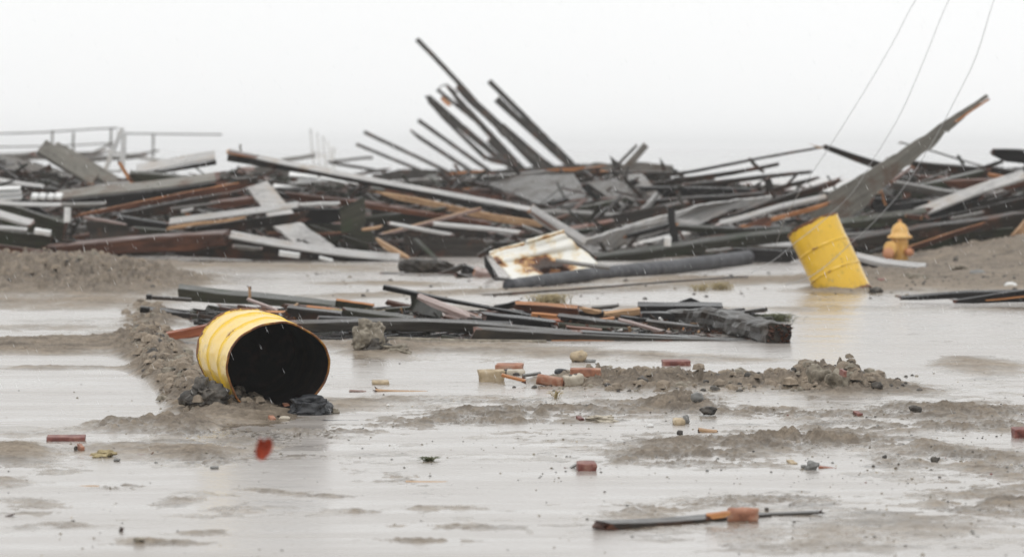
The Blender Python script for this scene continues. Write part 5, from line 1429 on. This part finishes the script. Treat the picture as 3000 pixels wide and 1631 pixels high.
# ------------------------------------------------------------------ stones, bricks and small things on the sand
def rock(name, label, cat, px, pyb, wpx, hpx, mat, seed, rough=0.25, sub=3, dpx=None, group=None, flat=0.8, z=None, sink=0.15):
    g = GP(px, pyb); Y = g.y; s = F / Y
    w_, h_ = wpx / s, hpx / s
    d_ = (dpx / s) if dpx else w_ * 0.8
    bm = bmesh.new()
    bmesh.ops.create_icosphere(bm, subdivisions=sub, radius=1.0)
    for v in bm.verts:
        p = v.co.normalized()
        k = 1 + rough * (mnoise.noise(p * 1.3 + Vector((seed, 0, 0))) * 1.2 + 0.5 * mnoise.noise(p * 3.1 + Vector((0, seed, 0))) + 0.3 * mnoise.noise(p * 7 + Vector((0, 0, seed))))
        q = Vector([math.copysign(abs(c) ** flat, c) for c in p]) * k
        v.co = Vector((q.x * w_ * 0.5, q.y * d_ * 0.5, q.z * h_ * (0.5 + sink / 2)))
    me = bpy.data.meshes.new(name); bm.to_mesh(me); bm.free()
    me.materials.append(M[mat])
    me.polygons.foreach_set('use_smooth', [sub > 2] * len(me.polygons))
    o = bpy.data.objects.new(name, me); COL.objects.link(o)
    o.location = (g.x, Y + d_ * 0.3, (g.z if z is None else z) + h_ * (0.5 - sink / 2))
    tag(o, label, cat, group)
    return o

def brick(name, label, cat, px, pyb, wpx, hpx, mat, yaw=0.2, rounding=0.10, tilt=0, depth=0.1, holes=0, seed=1, group=None, taper=0):
    g = GP(px, pyb); s = F / g.y
    w_, h_ = wpx / s, hpx / s
    w_ = max(0.02, (w_ - depth * abs(math.sin(yaw))) / max(0.3, math.cos(yaw)))
    bm = bmesh.new()
    bmesh.ops.create_cube(bm, size=1.0)
    for v in bm.verts:
        v.co = Vector((v.co.x * w_ * (1 + taper * v.co.z * 2), v.co.y * depth, v.co.z * h_))
    bmesh.ops.bevel(bm, geom=bm.edges[:] + bm.verts[:], offset=min(w_, h_, depth) * rounding, segments=2, affect='EDGES', profile=0.6)
    bmesh.ops.subdivide_edges(bm, edges=[e_ for e_ in bm.edges if e_.calc_length() > min(w_, h_) * 0.45], cuts=3, use_grid_fill=True)
    for v in bm.verts:
        v.co += v.co.normalized() * mnoise.noise(v.co * (2.2 / max(h_, 0.02)) + Vector((seed, seed, 0))) * h_ * 0.13 + v.co.normalized() * mnoise.noise(v.co * (6 / max(h_, 0.02)) + Vector((seed, 0, 3))) * h_ * 0.05
    me = bpy.data.meshes.new(name); bm.to_mesh(me); bm.free()
    me.materials.append(M[mat])
    me.polygons.foreach_set('use_smooth', [True] * len(me.polygons))
    if holes:
        root = empty(name, (g.x, g.y + depth * 0.3, g.z + h_ * 0.44))
        o = bpy.data.objects.new('brick_body', me); COL.objects.link(o); o.parent = root
        for k in range(holes):
            xo = (k - (holes - 1) / 2) * w_ * 0.28
            hv = [Vector((xo + 0.011 * math.cos(q * math.pi / 5), 0.0 + 0.018 * math.sin(q * math.pi / 5), h_ / 2 + 0.003)) for q in range(10)] + [Vector((xo + 0.011 * math.cos(q * math.pi / 5), 0.018 * math.sin(q * math.pi / 5), h_ / 2 - 0.01)) for q in range(10)]
            hf = [tuple(range(10)), tuple(range(19, 9, -1))] + [(i, i + 10, (i + 1) % 10 + 10, (i + 1) % 10) for i in range(10)]
            hm = bpy.data.meshes.new('core_hole'); hm.from_pydata([tuple(v) for v in hv], [], hf); hm.materials.append(M['clod'])
            ho = bpy.data.objects.new('core_hole', hm); COL.objects.link(ho); ho.parent = root
        o = root
    else:
        o = bpy.data.objects.new(name, me); COL.objects.link(o)
        o.location = (g.x, g.y + depth * 0.3, g.z + h_ * 0.36)
    o.rotation_euler = (R(6), tilt, yaw)
    tag(o, label, cat, group)
    return o

rock('rock', 'tall rough tan-grey rock in front of the middle heap', 'rock', 1076, 1016, 84, 74, 'stone', 1.3, 0.5, flat=0.75, sub=5)
rock('clod', 'dark lumpy clod leaning against the tall tan-grey rock', 'clod', 1105, 1030, 74, 40, 'clod', 2.7, 0.7, sub=4)
rock('clod', 'low sandy clod right of the dark lumpy one', 'clod', 1165, 1034, 70, 24, 'stone', 3.1, 0.6, sub=4)
rock('asphalt_lump', 'black cracked asphalt lump in front of the lying drum', 'asphalt lump', 904, 1214, 114, 48, 'coal', 5.5, 0.5, flat=0.65, sub=5, dpx=90)
rock('stone', 'small tan stone touching the right side of the black asphalt lump', 'stone', 975, 1213, 36, 16, 'stone', 6.2)
brick('brick_piece', 'small orange-red brick piece left of the black asphalt lump', 'brick', 838, 1196, 30, 14, 'orangebrick', seed=3)
rock('clod', 'big dark clod at the lower left of the lying drum', 'clod', 592, 1184, 100, 58, 'clod', 7.7, 0.75, sub=5, dpx=80, flat=1.0)
rock('clod', 'dark brown clod under the rim of the lying drum', 'clod', 692, 1192, 60, 40, 'clod', 8.8, 0.5, sub=4)
PL('stick', 'flat grey stick lying between the dark clod and the asphalt lump', (712, 1189), (850, 1194), 9, 2, 25.1, 'grey', cat='stick', jag=(.5, .5))
brick('clay_scrap', 'small orange clay scrap on the sand below the asphalt lump', 'clay piece', 795, 1230, 26, 10, 'orangebrick', seed=5)
rock('shell', 'pale oval shell-like scrap beside the orange clay scrap', 'shell', 832, 1230, 34, 11, 'palebrick', 9.1, 0.15)
PL('twig', 'short dark twig over the orange clay scrap', (812, 1218), (842, 1226), 2.5, 1, 24.4, 'dark', cat='twig', jag=(0, 0))
brick('stone_block', 'tan tapering stone block, leftmost of the brick cluster', 'stone block', 1440, 1119, 78, 40, 'tanbrick', yaw=0.15, rounding=0.12, taper=0.12, seed=2)
brick('brick', 'orange and grey brick behind the tan tapering block', 'brick', 1492, 1090, 84, 24, 'orangebrick', yaw=-0.15, seed=4)
brick('brick', 'grey broken brick under the orange and grey one', 'brick', 1512, 1100, 56, 18, 'palebrick', yaw=0.1, rounding=0.3, seed=6)
rock('coal_lump', 'small black lump between tan block and grey broken brick', 'lump', 1490, 1098, 28, 16, 'coal', 3.3)
PL('stick', 'orange stick poking right from the tan tapering block', (1470, 1096), (1540, 1115), 7, 3, 27.7, 'orange', cat='stick', jag=(.3, .8))
PL('stick', 'thin pale stick ending left of the ribbed tile', (1530, 1099), (1582, 1092), 6, 3, 28.4, 'palebrick' if False else 'grey', cat='stick')
def ribbed():
    g = GP(1612, 1130); s = F / g.y
    root = empty('ribbed_tile', (g.x, g.y, g.z)); tag(root, 'orange ribbed clay tile piece in the brick cluster', 'clay tile')
    root.rotation_euler = (0, R(9), R(-12))
    w_, h_ = 80 / s, 32 / s
    n = 22
    V = []; Fc = []
    for i in range(n * 2 + 1):
        x = -w_ / 2 + w_ * i / (n * 2)
        r = 1.0 if i % 2 else 0.92
        for k in range(16):
            an = 2 * math.pi * k / 16
            cx_ = math.copysign(abs(math.cos(an)) ** 0.6, math.cos(an)) * 0.045 * r
            cz_ = math.copysign(abs(math.sin(an)) ** 0.6, math.sin(an)) * h_ / 2 * r + h_ * 0.42
            V.append(Vector((x, cx_, cz_)))
    m_ = n * 2 + 1
    for i in range(m_ - 1):
        for k in range(16):
            Fc.append((i * 16 + k, i * 16 + (k + 1) % 16, (i + 1) * 16 + (k + 1) % 16, (i + 1) * 16 + k))
    Fc += [tuple(range(15, -1, -1)), tuple(range((m_ - 1) * 16, m_ * 16))]
    me = bpy.data.meshes.new('tile_body'); me.from_pydata([tuple(v) for v in V], [], Fc); me.materials.append(M['orangebrick'])
    o = bpy.data.objects.new('tile_body', me); COL.objects.link(o); o.parent = root
ribbed()
rock('coal_lump', 'small black lump behind the pale holed brick', 'lump', 1643, 1098, 36, 16, 'coal', 4.3)
brick('brick', 'orange brick at the right end of the brick cluster', 'brick', 1716, 1104, 92, 24, 'orangebrick', yaw=-0.1, seed=8, depth=0.07)
brick('holed_brick', 'pale brick with core holes leaning in the brick cluster', 'brick', 1681, 1130, 62, 34, 'palebrick', yaw=0.2, rounding=0.25, holes=2, seed=7, tilt=R(-8), depth=0.08)
rock('stone', 'rounded tan stone standing alone above the brick cluster', 'stone', 1697, 1062, 46, 32, 'tanbrick', 11.0, 0.35)
rock('stone', 'flat dark stone touching the rounded tan stone', 'stone', 1730, 1063, 34, 9, 'greystone', 12.0)
brick('brick', 'flat red brick with pale worn middle lying alone right of the rounded stone', 'brick', 1982, 1073, 86, 18, 'redbrick', yaw=0.1, seed=9)
brick('brick_piece', 'small tan brick right of the lying drum', 'brick', 1114, 1128, 54, 13, 'tanbrick', yaw=0.1, rounding=0.35, seed=10)
PL('stick', 'long brown flat stick on the wet sand right of the lying drum', (1100, 1142), (1250, 1148), (13, 11), 3, 27.1, 'tan', 'rust', cat='stick', jag=(.8, .8))
PL('stick', 'dark red left piece joined to the long brown flat stick', (1023, 1145), (1072, 1147), 9, 3, 27.05, 'rust', cat='stick', jag=(.3, .3))
PL('stick', 'thin brown sliver between the dark red piece and long stick', (1062, 1150), (1276, 1156), 4, 1, 27.0, 'rust', cat='stick')
rock('stone', 'grey round stone on the sand right of centre', 'stone', 2044, 1177, 36, 26, 'greystone', 13.0, 0.2)
rock('clod', 'black and tan clod with flat base below the grey round stone', 'clod', 2078, 1214, 46, 22, 'clod', 14.0, 0.4)
brick('stone_block', 'small tan loaf-shaped stone on shiny sand right of centre', 'stone', 1990, 1246, 38, 22, 'tanbrick', yaw=0.1, rounding=0.4, seed=12)
rock('stone', 'dark stone leaning on the tan loaf-shaped one', 'stone', 2010, 1240, 20, 24, 'greystone', 15.0)
rock('stone', 'dark pebble below the tan loaf-shaped stone', 'stone', 1993, 1276, 18, 14, 'clod', 16.0)
PL('stick', 'short yellow-orange stick right of the dark pebble', (2047, 1256), (2102, 1263), 8, 3, 23.2, 'tan', cat='stick')
rock('shard_cluster', 'crumbly peach and white rubble piece left of the loaf-shaped stone', 'rubble', 1762, 1234, 74, 16, 'palebrick', 17.0, 0.8, sub=4)
brick('brick_piece', 'tiny dark red brick chip left of the peach rubble', 'brick', 1700, 1230, 24, 8, 'redbrick', seed=13)
rock('rubble', 'tiny white scrap on wet sand below the peach rubble', 'scrap', 1906, 1253, 22, 8, 'white', 18.0)
brick('brick', 'broken dark red brick block on wet sand low right of centre', 'brick', 1719, 1382, 60, 28, 'redbrick', yaw=0.08, rounding=0.12, seed=14)
PL('stick', 'olive stick emerging right of the broken dark red brick', (1748, 1368), (1772, 1372), 9, 2, 20.7, 'olive', cat='stick')
PL('stick', 'pale stick propped on the left of the broken dark red brick', (1660, 1378), (1688, 1360), 4, 2, 20.6, 'grey', cat='stick')
rock('stone', 'grey-mauve pointed stone on wet sand at the right', 'stone', 2382, 1377, 36, 22, 'greystone', 19.0, 0.5)
rock('stone', 'small dark stone left of the grey-mauve pointed one', 'stone', 2356, 1372, 16, 10, 'greystone', 20.0)
PL('stick', 'red stick lying right of the grey-mauve pointed stone', (2400, 1366), (2448, 1373), (9, 3), 2, 20.6, 'brick_paint', 'brick_paint', cat='stick', jag=(0, .8))
brick('brick_piece', 'flat tan chip left of the grey-mauve pointed stone', 'brick', 2323, 1360, 30, 7, 'tanbrick', seed=15)
PL('twig', 'thin brown twig above the grey-mauve pointed stone', (2378, 1324), (2434, 1319), 4, 1, 21.9, 'dark', cat='twig', jag=(0, 0))
brick('brick', 'dark red brick cut off by the right edge of the photo', 'brick', 2993, 1287, 50, 32, 'redbrick', yaw=0.1, seed=16)
brick('brick_piece', 'small red chip on the churned sand at right', 'brick', 2516, 1216, 26, 9, 'redbrick', seed=17)
rock('clod', 'dark oval clod on the churned sand at far right', 'clod', 2684, 1207, 38, 18, 'clod', 21.0, 0.3)
brick('brick', 'thin dark red brick strip at the lower left', 'brick', 190, 1294, 116, 16, 'redbrick', yaw=0.06, rounding=0.2, seed=18)
brick('brick_piece', 'small orange brick piece below the thin dark red strip', 'brick', 233, 1321, 28, 18, 'orangebrick', yaw=0.3, seed=19)
rock('stone', 'tiny dark stone beside the small orange brick piece', 'stone', 219, 1319, 10, 12, 'clod', 22.0)
rock('seaweed_clump', 'yellow-brown clump of soggy leaves at lower left', 'leaves', 302, 1338, 52, 15, 'straw', 23.0, 0.8, sub=4)
PL('leaf_scrap', 'brown flat leaf left of the soggy leaf clump', (262, 1337), (292, 1330), 2, 3, 21.4, 'tan', cat='leaf')
PL('bark_piece', 'dark brown bark piece on wet sand right of the soggy leaves', (382, 1335), (446, 1334), (9, 7), 3, 21.4, 'rust', cat='bark', jag=(.4, 1))
rock('stone', 'small grey cube-like stone below the soggy leaves', 'stone', 340, 1352, 20, 9, 'greystone', 24.0)
rock('stone', 'mauve oval pebble below the tip of the sand tongue', 'pebble', 626, 1376, 26, 9, 'greystone', 25.0, 0.1)
PL('straw', 'long thin straw lying on the wet sand at bottom centre', (1188, 1410), (1340, 1414), 2.2, 1, 19.75, 'tan', cat='straw', jag=(0, 0))
PL('twig', 'thin dark twig lying on wet sand below the asphalt lump', (945, 1231), (1050, 1232), 2.5, 1, 24.2, 'dark', cat='twig', jag=(0, 0))
PL('twig', 'small pale twig at the lower left of the wet sand', (228, 1425), (288, 1424), 2.5, 1, 19.5, 'tan', cat='twig', jag=(0, 0))
PL('twig', 'reddish twig at the left edge near the bottom', (2, 1516), (40, 1505), 3, 1, 17.9, 'rust', cat='twig', jag=(0, 0))
PL('plank', 'dark brown plank sunk in the sand at the bottom right, blurred', (1800, 1532), (2260, 1505), (26, 13), 3, 17.25, 'dark', cat='plank', jag=(.6, .2), b=0.12, Y1=17.9)
PL('plank_end', 'pinkish left tip of the sunken bottom-right plank', (1775, 1542), (1806, 1538), 10, 2, 17.35, 'pink', 'pink', cat='wood piece')
PL('plank', 'thin grey plank end right of the orange brick at the bottom', (2215, 1505), (2405, 1498), (17, 8), 2, 17.95, 'grey', cat='plank', jag=(0, .6))
PL('wood_piece', 'orange torn wood between dark plank and brick at the bottom', (2070, 1508), (2140, 1500), 14, 3, 17.5, 'orange', cat='wood piece', jag=(1.5, .5))
brick('brick', 'rounded orange brick standing on the sunken plank at bottom right', 'brick', 2178, 1528, 94, 46, 'orangebrick', yaw=0.06, rounding=0.3, depth=0.05, seed=21)
rock('clod', 'tiny dark clod right of the rounded orange brick', 'clod', 2248, 1497, 12, 10, 'clod', 26.0)
rock('clod', 'sand-covered lump near the bottom left edge, blurred', 'clod', 405, 1586, 34, 10, 'stone', 27.0)
PL('splinter', 'small upright dark chip near the bottom left', (352, 1544), (346, 1560), 8, 0, 17.2, 'dark', cat='splinter')
rock('clod', 'tall dark lump reflected in shallow water at the right', 'clod', 2742, 1358, 22, 20, 'clod', 28.0, 0.5)
rock('clod', 'small dark lump reflected in shallow water left of the tall one', 'clod', 2594, 1346, 15, 12, 'clod', 29.0, 0.4)
rock('clod', 'dark boulder-like clod topping the clumpy ridge at right', 'clod', 2402, 1140, 66, 66, 'stone', 30.0, 0.4, sub=4)
rock('clod', 'second clod on the clumpy ridge right of the tallest', 'clod', 2455, 1142, 56, 56, 'stone', 31.0, 0.5, sub=4)
rock('clod', 'third rounded clod on the clumpy ridge, rightmost of the big ones', 'clod', 2500, 1142, 50, 52, 'stone', 32.0, 0.4, sub=4)
rock('clod', 'small clod near the right foot of the clumpy ridge', 'clod', 2572, 1140, 30, 20, 'clod', 33.0, 0.4)
rock('clod', 'dark small clod perched on the ridge left of the tallest clod', 'clod', 2106, 1112, 24, 18, 'clod', 34.0, 0.4)
brick('brick_piece', 'red brick fragment stuck in the clumpy ridge', 'brick', 2472, 1112, 14, 18, 'redbrick', seed=22)
rock('clod', 'dark low clod at the left start of the clumpy ridge', 'clod', 1838, 1108, 40, 12, 'clod', 35.0, 0.4)
rock('scrap', 'bright white scrap on the sand right of the asphalt lump', 'scrap', 1136, 1190, 10, 5, 'white', 36.0)
rock('scrap', 'pale scrap lying right of the tilted drum', 'scrap', 2962, 840, 36, 14, 'white', 37.0)
rock('clod', 'brown weedy lump on sand right of the tilted drum', 'clod', 2685, 818, 60, 18, 'stone', 38.0, 0.5)
rock('stone', 'grey flat stone on the sand at the right below the heap', 'stone', 2866, 804, 46, 14, 'greystone', 39.0)
rock('stone', 'dark stone on the sand bank at the right, upper', 'stone', 2800, 765, 14, 12, 'clod', 40.0)
rock('clod', 'brown clod patch on the sand bank at the right', 'clod', 2815, 790, 46, 14, 'stone', 41.0, 0.6)
rock('clod', 'dark clod at the right foot of the tilted drum', 'clod', 2566, 858, 40, 16, 'clod', 42.0, 0.5)
brick('brick_piece', 'reddish chip behind the foot of the tilted drum', 'brick', 2585, 824, 26, 9, 'redbrick', seed=23)

def leaf():
    Y = 12.5; c = P(774, 1314, Y); s = F / Y
    out = [(-16, -30), (-8, -34), (-2, -24), (6, -30), (16, -34), (24, -26), (27, -12), (22, 6), (12, 22), (0, 33), (-12, 34), (-24, 26), (-28, 12), (-24, -8)]
    # gently cupped leaf with a raised midrib
    V = []; Fc = []
    rings = [0.0, 0.35, 0.7, 1.0]
    V.append(Vector((0, 0.006, 0)))
    for r in rings[1:]:
        for (x, y) in out:
            V.append(Vector((x * r / s, -0.010 * r * r + 0.006 + 0.002 * math.sin(x), -y * r / s)))
    n = len(out)
    for k in range(n): Fc.append((0, 1 + k, 1 + (k + 1) % n))
    for q in range(2):
        for k in range(n):
            a_ = 1 + q * n + k; b_ = 1 + q * n + (k + 1) % n
            Fc.append((a_, a_ + n, b_ + n, b_))
    root = empty('leaf', c); tag(root, 'rust-red leaf blown through the air in front of the lying drum', 'leaf')
    m, nn, bb = newmat('rust_red_leaf')
    tcx = N(nn, 'ShaderNodeTexCoord'); nz = N(nn, 'ShaderNodeTexNoise', Scale=60.0, Detail=4.0)
    nn.links.new(tcx.outputs['Object'], nz.inputs['Vector'])
    r_ = rampnode(nn, nz.outputs['Fac'], [(0.3, (0.16, 0.018, 0.007)), (0.7, (0.34, 0.048, 0.016))])
    nn.links.new(r_.outputs[0], bb.inputs['Base Color']); bb.inputs['Roughness'].default_value = 0.6; bb.inputs['Specular IOR Level'].default_value = 0.25
    me = bpy.data.meshes.new('blade'); me.from_pydata([tuple(v) for v in V], [], Fc); me.materials.append(m)
    o = bpy.data.objects.new('blade', me); COL.objects.link(o); o.parent = root
    o.modifiers.new('thick', 'SOLIDIFY').thickness = 0.0008
    tube_p = [Vector((0.012, 0.004, 0.018)), Vector((-0.002, 0.002, -0.006)), Vector((-0.012, 0, -0.03))]
    V2 = []; F2 = []
    for p in tube_p:
        for k in range(5): V2.append(p + Vector((math.cos(k * 1.257) * 0.0008, math.sin(k * 1.257) * 0.0008, 0)))
    for i in range(2):
        for k in range(5): F2.append((i * 5 + k, i * 5 + (k + 1) % 5, (i + 1) * 5 + (k + 1) % 5, (i + 1) * 5 + k))
    me = bpy.data.meshes.new('midrib'); me.from_pydata([tuple(v) for v in V2], [], F2); me.materials.append(m)
    o = bpy.data.objects.new('midrib', me); COL.objects.link(o); o.parent = root
leaf()

# tufts of grass and weeds
def tuft(label, px, pyb, wpx, hpx, mat, n, seed, Y=None, droop=0.8):
    rn = random.Random(seed)
    g = GP(px, pyb) if Y is None else P(px, pyb, Y)
    s = F / g.y
    w_, h_ = wpx / s, hpx / s
    V = []; Fc = []
    for _ in range(n):
        bx, by = rn.gauss(0, w_ * 0.2), rn.gauss(0, w_ * 0.2)
        an = rn.uniform(0, 6.28); ln = h_ * rn.uniform(0.5, 1.1); lean = rn.uniform(0.1, w_ * 0.45) * droop
        p0 = Vector((bx, by, -0.01)); p1 = Vector((bx + math.cos(an) * lean * .5, by + math.sin(an) * lean * .5, ln * .8)); p2 = Vector((bx + math.cos(an) * lean, by + math.sin(an) * lean, ln * rn.uniform(.5, 1)))
        wd = rn.uniform(0.0015, 0.004)
        sd_ = Vector((-math.sin(an), math.cos(an), 0)) * wd; th = Vector((0, 0, wd))
        k = len(V)
        V += [p0 + sd_, p0 - sd_, p1 + sd_, p1 - sd_, p2, p0 + th, p1 + th]
        Fc += [(k, k + 1, k + 3, k + 2), (k + 2, k + 3, k + 4), (k, k + 2, k + 6, k + 5), (k + 1, k + 5, k + 6, k + 3), (k + 2, k + 4, k + 6), (k + 3, k + 6, k + 4)]
    o = mesh_obj('grass_tuft', [v + g for v in V], Fc, M[mat], loc=g)
    tag(o, label, 'grass')
tuft('pale straw tuft behind the bright orange split block', 1610, 888, 110, 30, 'straw', 260, 1, Y=38.3)
tuft('green-brown weed tuft on wet sand right of the rotten log', 2280, 942, 90, 26, 'weed', 300, 2)
tuft('tan weed tuft by the thin dark pole behind the middle heap', 2110, 848, 70, 24, 'straw', 160, 3)
tuft('thin straw tuft left of the tan one by the dark pole', 2050, 852, 70, 22, 'straw', 110, 4)
tuft('tiny green sprig on the wet sand in the lower centre', 1258, 1351, 26, 14, 'weed', 60, 5)
tuft('small tan grass sprig below the brick cluster', 1630, 1166, 18, 24, 'straw', 24, 6)
tuft('green weed caught among the timbers of the middle heap', 1775, 960, 46, 22, 'weed', 160, 7, Y=36.0)
tuft('straw caught under the olive-brown board of the middle heap', 1010, 925, 150, 22, 'straw', 300, 8, Y=37.6)
tuft('straw tangle left of the rust-orange board', 1430, 960, 80, 24, 'straw', 160, 9, Y=36.2)
# small scraps along the middle heap
sr = random.Random(21)
def scraps():
    V = []; Fc = []; FMt = []
    for _ in range(900):
        x = sr.uniform(760, 2200); y = 930 + (x - 760) * 0.03 + sr.gauss(0, 13)
        Yd = 37.8 - (y - 915) * 0.035 + sr.uniform(-.4, .2)
        c = P(x, y, Yd); sz = sr.uniform(0.006, 0.022)
        u = Vector((sr.gauss(0, 1), sr.gauss(0, .5), sr.gauss(0, .4))).normalized(); v = u.cross(Vector((0, 0, 1))).normalized(); n = u.cross(v)
        ln = sz * sr.uniform(1, 4)
        k = len(V)
        for a in (-1, 1):
            for b_ in (-1, 1):
                for c_ in (-1, 1): V.append(c + u * ln * a + v * sz * .6 * b_ + n * sz * .4 * c_)
        for f in ((0, 1, 3, 2), (4, 6, 7, 5), (0, 4, 5, 1), (2, 3, 7, 6), (0, 2, 6, 4), (1, 5, 7, 3)): Fc.append(tuple(k + q for q in f))
        FMt.extend([sr.choice((0,) * 16 + (1, 2, 2, 2, 3, 4))] * 6)
    o = mesh_obj('wood_scraps', V, Fc, [M['dark'], M['orange'], M['rust'], M['tan'], M['white']], loc=P(1500, 950, 37), fm=FMt, uvs=[[v.x, v.z] for v in V])
    tag(o, 'litter of small wood scraps and chips over the middle heap', 'wood scraps', kind='stuff')
scraps()

def middle_mass():
    rn = random.Random(15)
    V = []; Fc = []; UV = []; FMt = []
    for _ in range(2300):
        x = rn.uniform(640, 2190); k = rn.random()
        lo = 905 if x < 1200 else 915
        y = lo + (998 + (x - 900) * 0.010 - lo) * k
        Yd = 38.6 - 4.4 * k + rn.uniform(0, .5)
        c = P(x, y, Yd); c.z = max(c.z, -0.02)
        an = rn.gauss(0, 0.07); ya = rn.gauss(0, 0.5)
        u = Vector((math.cos(an) * math.cos(ya), math.sin(ya), math.sin(an))).normalized(); v = u.cross(Vector((0, 0, 1))).normalized(); n = v.cross(u)
        L = rn.uniform(0.05, 0.28); a_ = rn.uniform(0.006, 0.02); b_ = rn.uniform(0.01, 0.05)
        k0 = len(V)
        for sx_ in (-1, 1):
            for sy_ in (-1, 1):
                for sz_ in (-1, 1):
                    V.append(c + u * L * sx_ + n * a_ * sy_ + v * b_ * sz_); UV.append([L * sx_, a_ * sy_ + b_ * sz_])
        for f in ((0, 1, 3, 2), (4, 6, 7, 5), (0, 4, 5, 1), (2, 3, 7, 6), (0, 2, 6, 4), (1, 5, 7, 3)): Fc.append(tuple(k0 + q for q in f))
        FMt.extend([rn.choice((0, 0, 1, 1, 1, 2, 3))] * 6)
    o = mesh_obj('splintered_timber', V, Fc, [M['dark'], M['black'], M['olive'], M['rust']], loc=P(1500, 950, 37), fm=FMt, uvs=UV)
    tag(o, 'dark splintered timber packed inside the low middle heap', 'splintered timber', kind='stuff')
middle_mass()

def pebbles(name, label, count, seed, sizes, zones, mats):
    rn = random.Random(seed)
    base = [(1, 0, 0), (0.6, 0.8, 0), (-0.3, 0.9, 0), (-1, 0.1, 0), (-0.5, -0.8, 0), (0.5, -0.9, 0)]
    pxs = []; pys = []
    for _ in range(count):
        z = rn.choices(zones, [q[4] for q in zones])[0]
        pxs.append(rn.uniform(z[0], z[1])); pys.append(rn.uniform(z[2], z[3]))
    pxs = np.array(pxs); pys = np.array(pys)
    Yw = F * CAMH / (pys - 432); Xw = (pxs - 1500) * Yw / F
    Zw = H(pxs, pys, Xw, Yw)
    V = []; Fc = []; FMt = []
    for i in range(count):
        sz = rn.uniform(*sizes) * (rn.random() ** 2.2 * 1.6 + 0.35)
        zc = max(Zw[i], 0.0)
        k = len(V)
        ro = rn.uniform(0, 6.28)
        for lv, hh in ((1.0, 0.1), (0.75, 0.62)):
            for (x, y, _) in base:
                xx = x * math.cos(ro) - y * math.sin(ro); yy = x * math.sin(ro) + y * math.cos(ro)
                V.append((Xw[i] + xx * sz * lv * rn.uniform(.75, 1.1), Yw[i] + yy * sz * lv, zc - sz * .2 + hh * sz * rn.uniform(.8, 1.3)))
        V.append((Xw[i], Yw[i], zc + sz * 0.75))
        for q in range(6):
            Fc.append((k + q, k + (q + 1) % 6, k + 6 + (q + 1) % 6, k + 6 + q)); Fc.append((k + 6 + q, k + 6 + (q + 1) % 6, k + 12))
        mi = rn.choices(range(len(mats)), [m_[1] for m_ in mats])[0]
        FMt.extend([mi] * 12)
    o = mesh_obj(name, V, Fc, [M[m_[0]] for m_ in mats], fm=FMt, loc=(0, 25, 0))
    tag(o, label, name.replace('_', ' '), kind='stuff')
pebbles('gravel', 'scattered pebbles and crumbs of sand over the wet beach', 2100, 3, (0.0018, 0.006),
        [(-100, 3100, 1200, 1640, 2.2), (1500, 3100, 1090, 1420, 3.0), (300, 1600, 1200, 1340, 1.0), (2300, 3100, 1200, 1631, 2.0), (-100, 3100, 1030, 1200, 0.9)],
        [('clod', 3), ('stone', 6), ('greystone', 3), ('redbrick', .15), ('palebrick', .4)])
pebbles('rubble', 'small stones and dirt strewn over the sand before the heap', 1000, 4, (0.008, 0.02),
        [(2400, 3100, 765, 880, 3), (900, 2400, 800, 880, 1), (-100, 460, 760, 860, 1), (1500, 2700, 1100, 1150, 1.5)],
        [('clod', 5), ('stone', 4), ('dark', 1)])

pebbles('sand_clods', 'lumps of wet sand heaped on the churned ridges', 2300, 6, (0.012, 0.042),
        [(380, 500, 985, 1060, 2.5), (420, 560, 1045, 1110, 2.5), (470, 640, 1100, 1180, 3), (520, 760, 1165, 1215, 1.5), (-100, 470, 780, 850, 5), (1650, 2600, 1095, 1145, 4), (2330, 2560, 1110, 1150, 2), (370, 480, 890, 960, 1.5)],
        [('sand', 8), ('clod', .4), ('stone', 1.2)])

def rain():
    rn = random.Random(9)
    V = []; Fc = []
    d = Vector((0.42, 0.05, -1)).normalized()
    for _ in range(2400):
        Y = rn.uniform(19, 57)
        x = (rn.uniform(-60, 3060) - 1500) * Y / F
        zt = CAMH + 432 * Y / F
        z = rn.uniform(0.05, zt)
        p = Vector((x, Y, z)); L = rn.uniform(0.018, 0.034); r = rn.uniform(0.0005, 0.0010)
        k = len(V)
        for q in range(4):
            an = q * math.pi / 2
            V.append(p + Vector((math.cos(an) * r, math.sin(an) * r, 0)))
        V.append(p + d * L * .35); V.append(p - d * L)
        for q in range(4):
            Fc.append((k + q, k + (q + 1) % 4, k + 5)); Fc.append((k + (q + 1) % 4, k + q, k + 4))
    m, n, b = newmat('raindrop_water')
    b.inputs['Base Color'].default_value = (0.92, 0.93, 0.94, 1); b.inputs['Roughness'].default_value = 0.3
    b.inputs['Transmission Weight'].default_value = 0.0; b.inputs['IOR'].default_value = 1.33
    o = mesh_obj('rain', V, Fc, m, loc=(0, 30, 1))
    tag(o, 'fine rain drops falling at a slant over the beach', 'rain', kind='stuff')
rain()

# ------------------------------------------------------------------ sea mist
def haze():
    x0, x1, y0, y1, z0, z1 = -2600, 2600, -6, 5200, -3, 9.0
    V = [(x0, y0, z0), (x1, y0, z0), (x1, y1, z0), (x0, y1, z0), (x0, y0, z1), (x1, y0, z1), (x1, y1, z1), (x0, y1, z1)]
    Fc = [(0, 3, 2, 1), (4, 5, 6, 7), (0, 1, 5, 4), (1, 2, 6, 5), (2, 3, 7, 6), (3, 0, 4, 7)]
    m = bpy.data.materials.new('mist'); m.use_nodes = True
    n = m.node_tree; n.nodes.clear()
    out = n.nodes.new('ShaderNodeOutputMaterial'); pv = n.nodes.new('ShaderNodeVolumePrincipled')
    pv.inputs['Color'].default_value = (0.97, 0.975, 0.98, 1)
    pv.inputs['Density'].default_value = HAZE
    pv.inputs['Anisotropy'].default_value = 0.2
    n.links.new(pv.outputs[0], out.inputs['Volume'])
    o = mesh_obj('haze', V, Fc, m)
    tag(o, kind='stuff')
HAZE = 0.00062
haze()
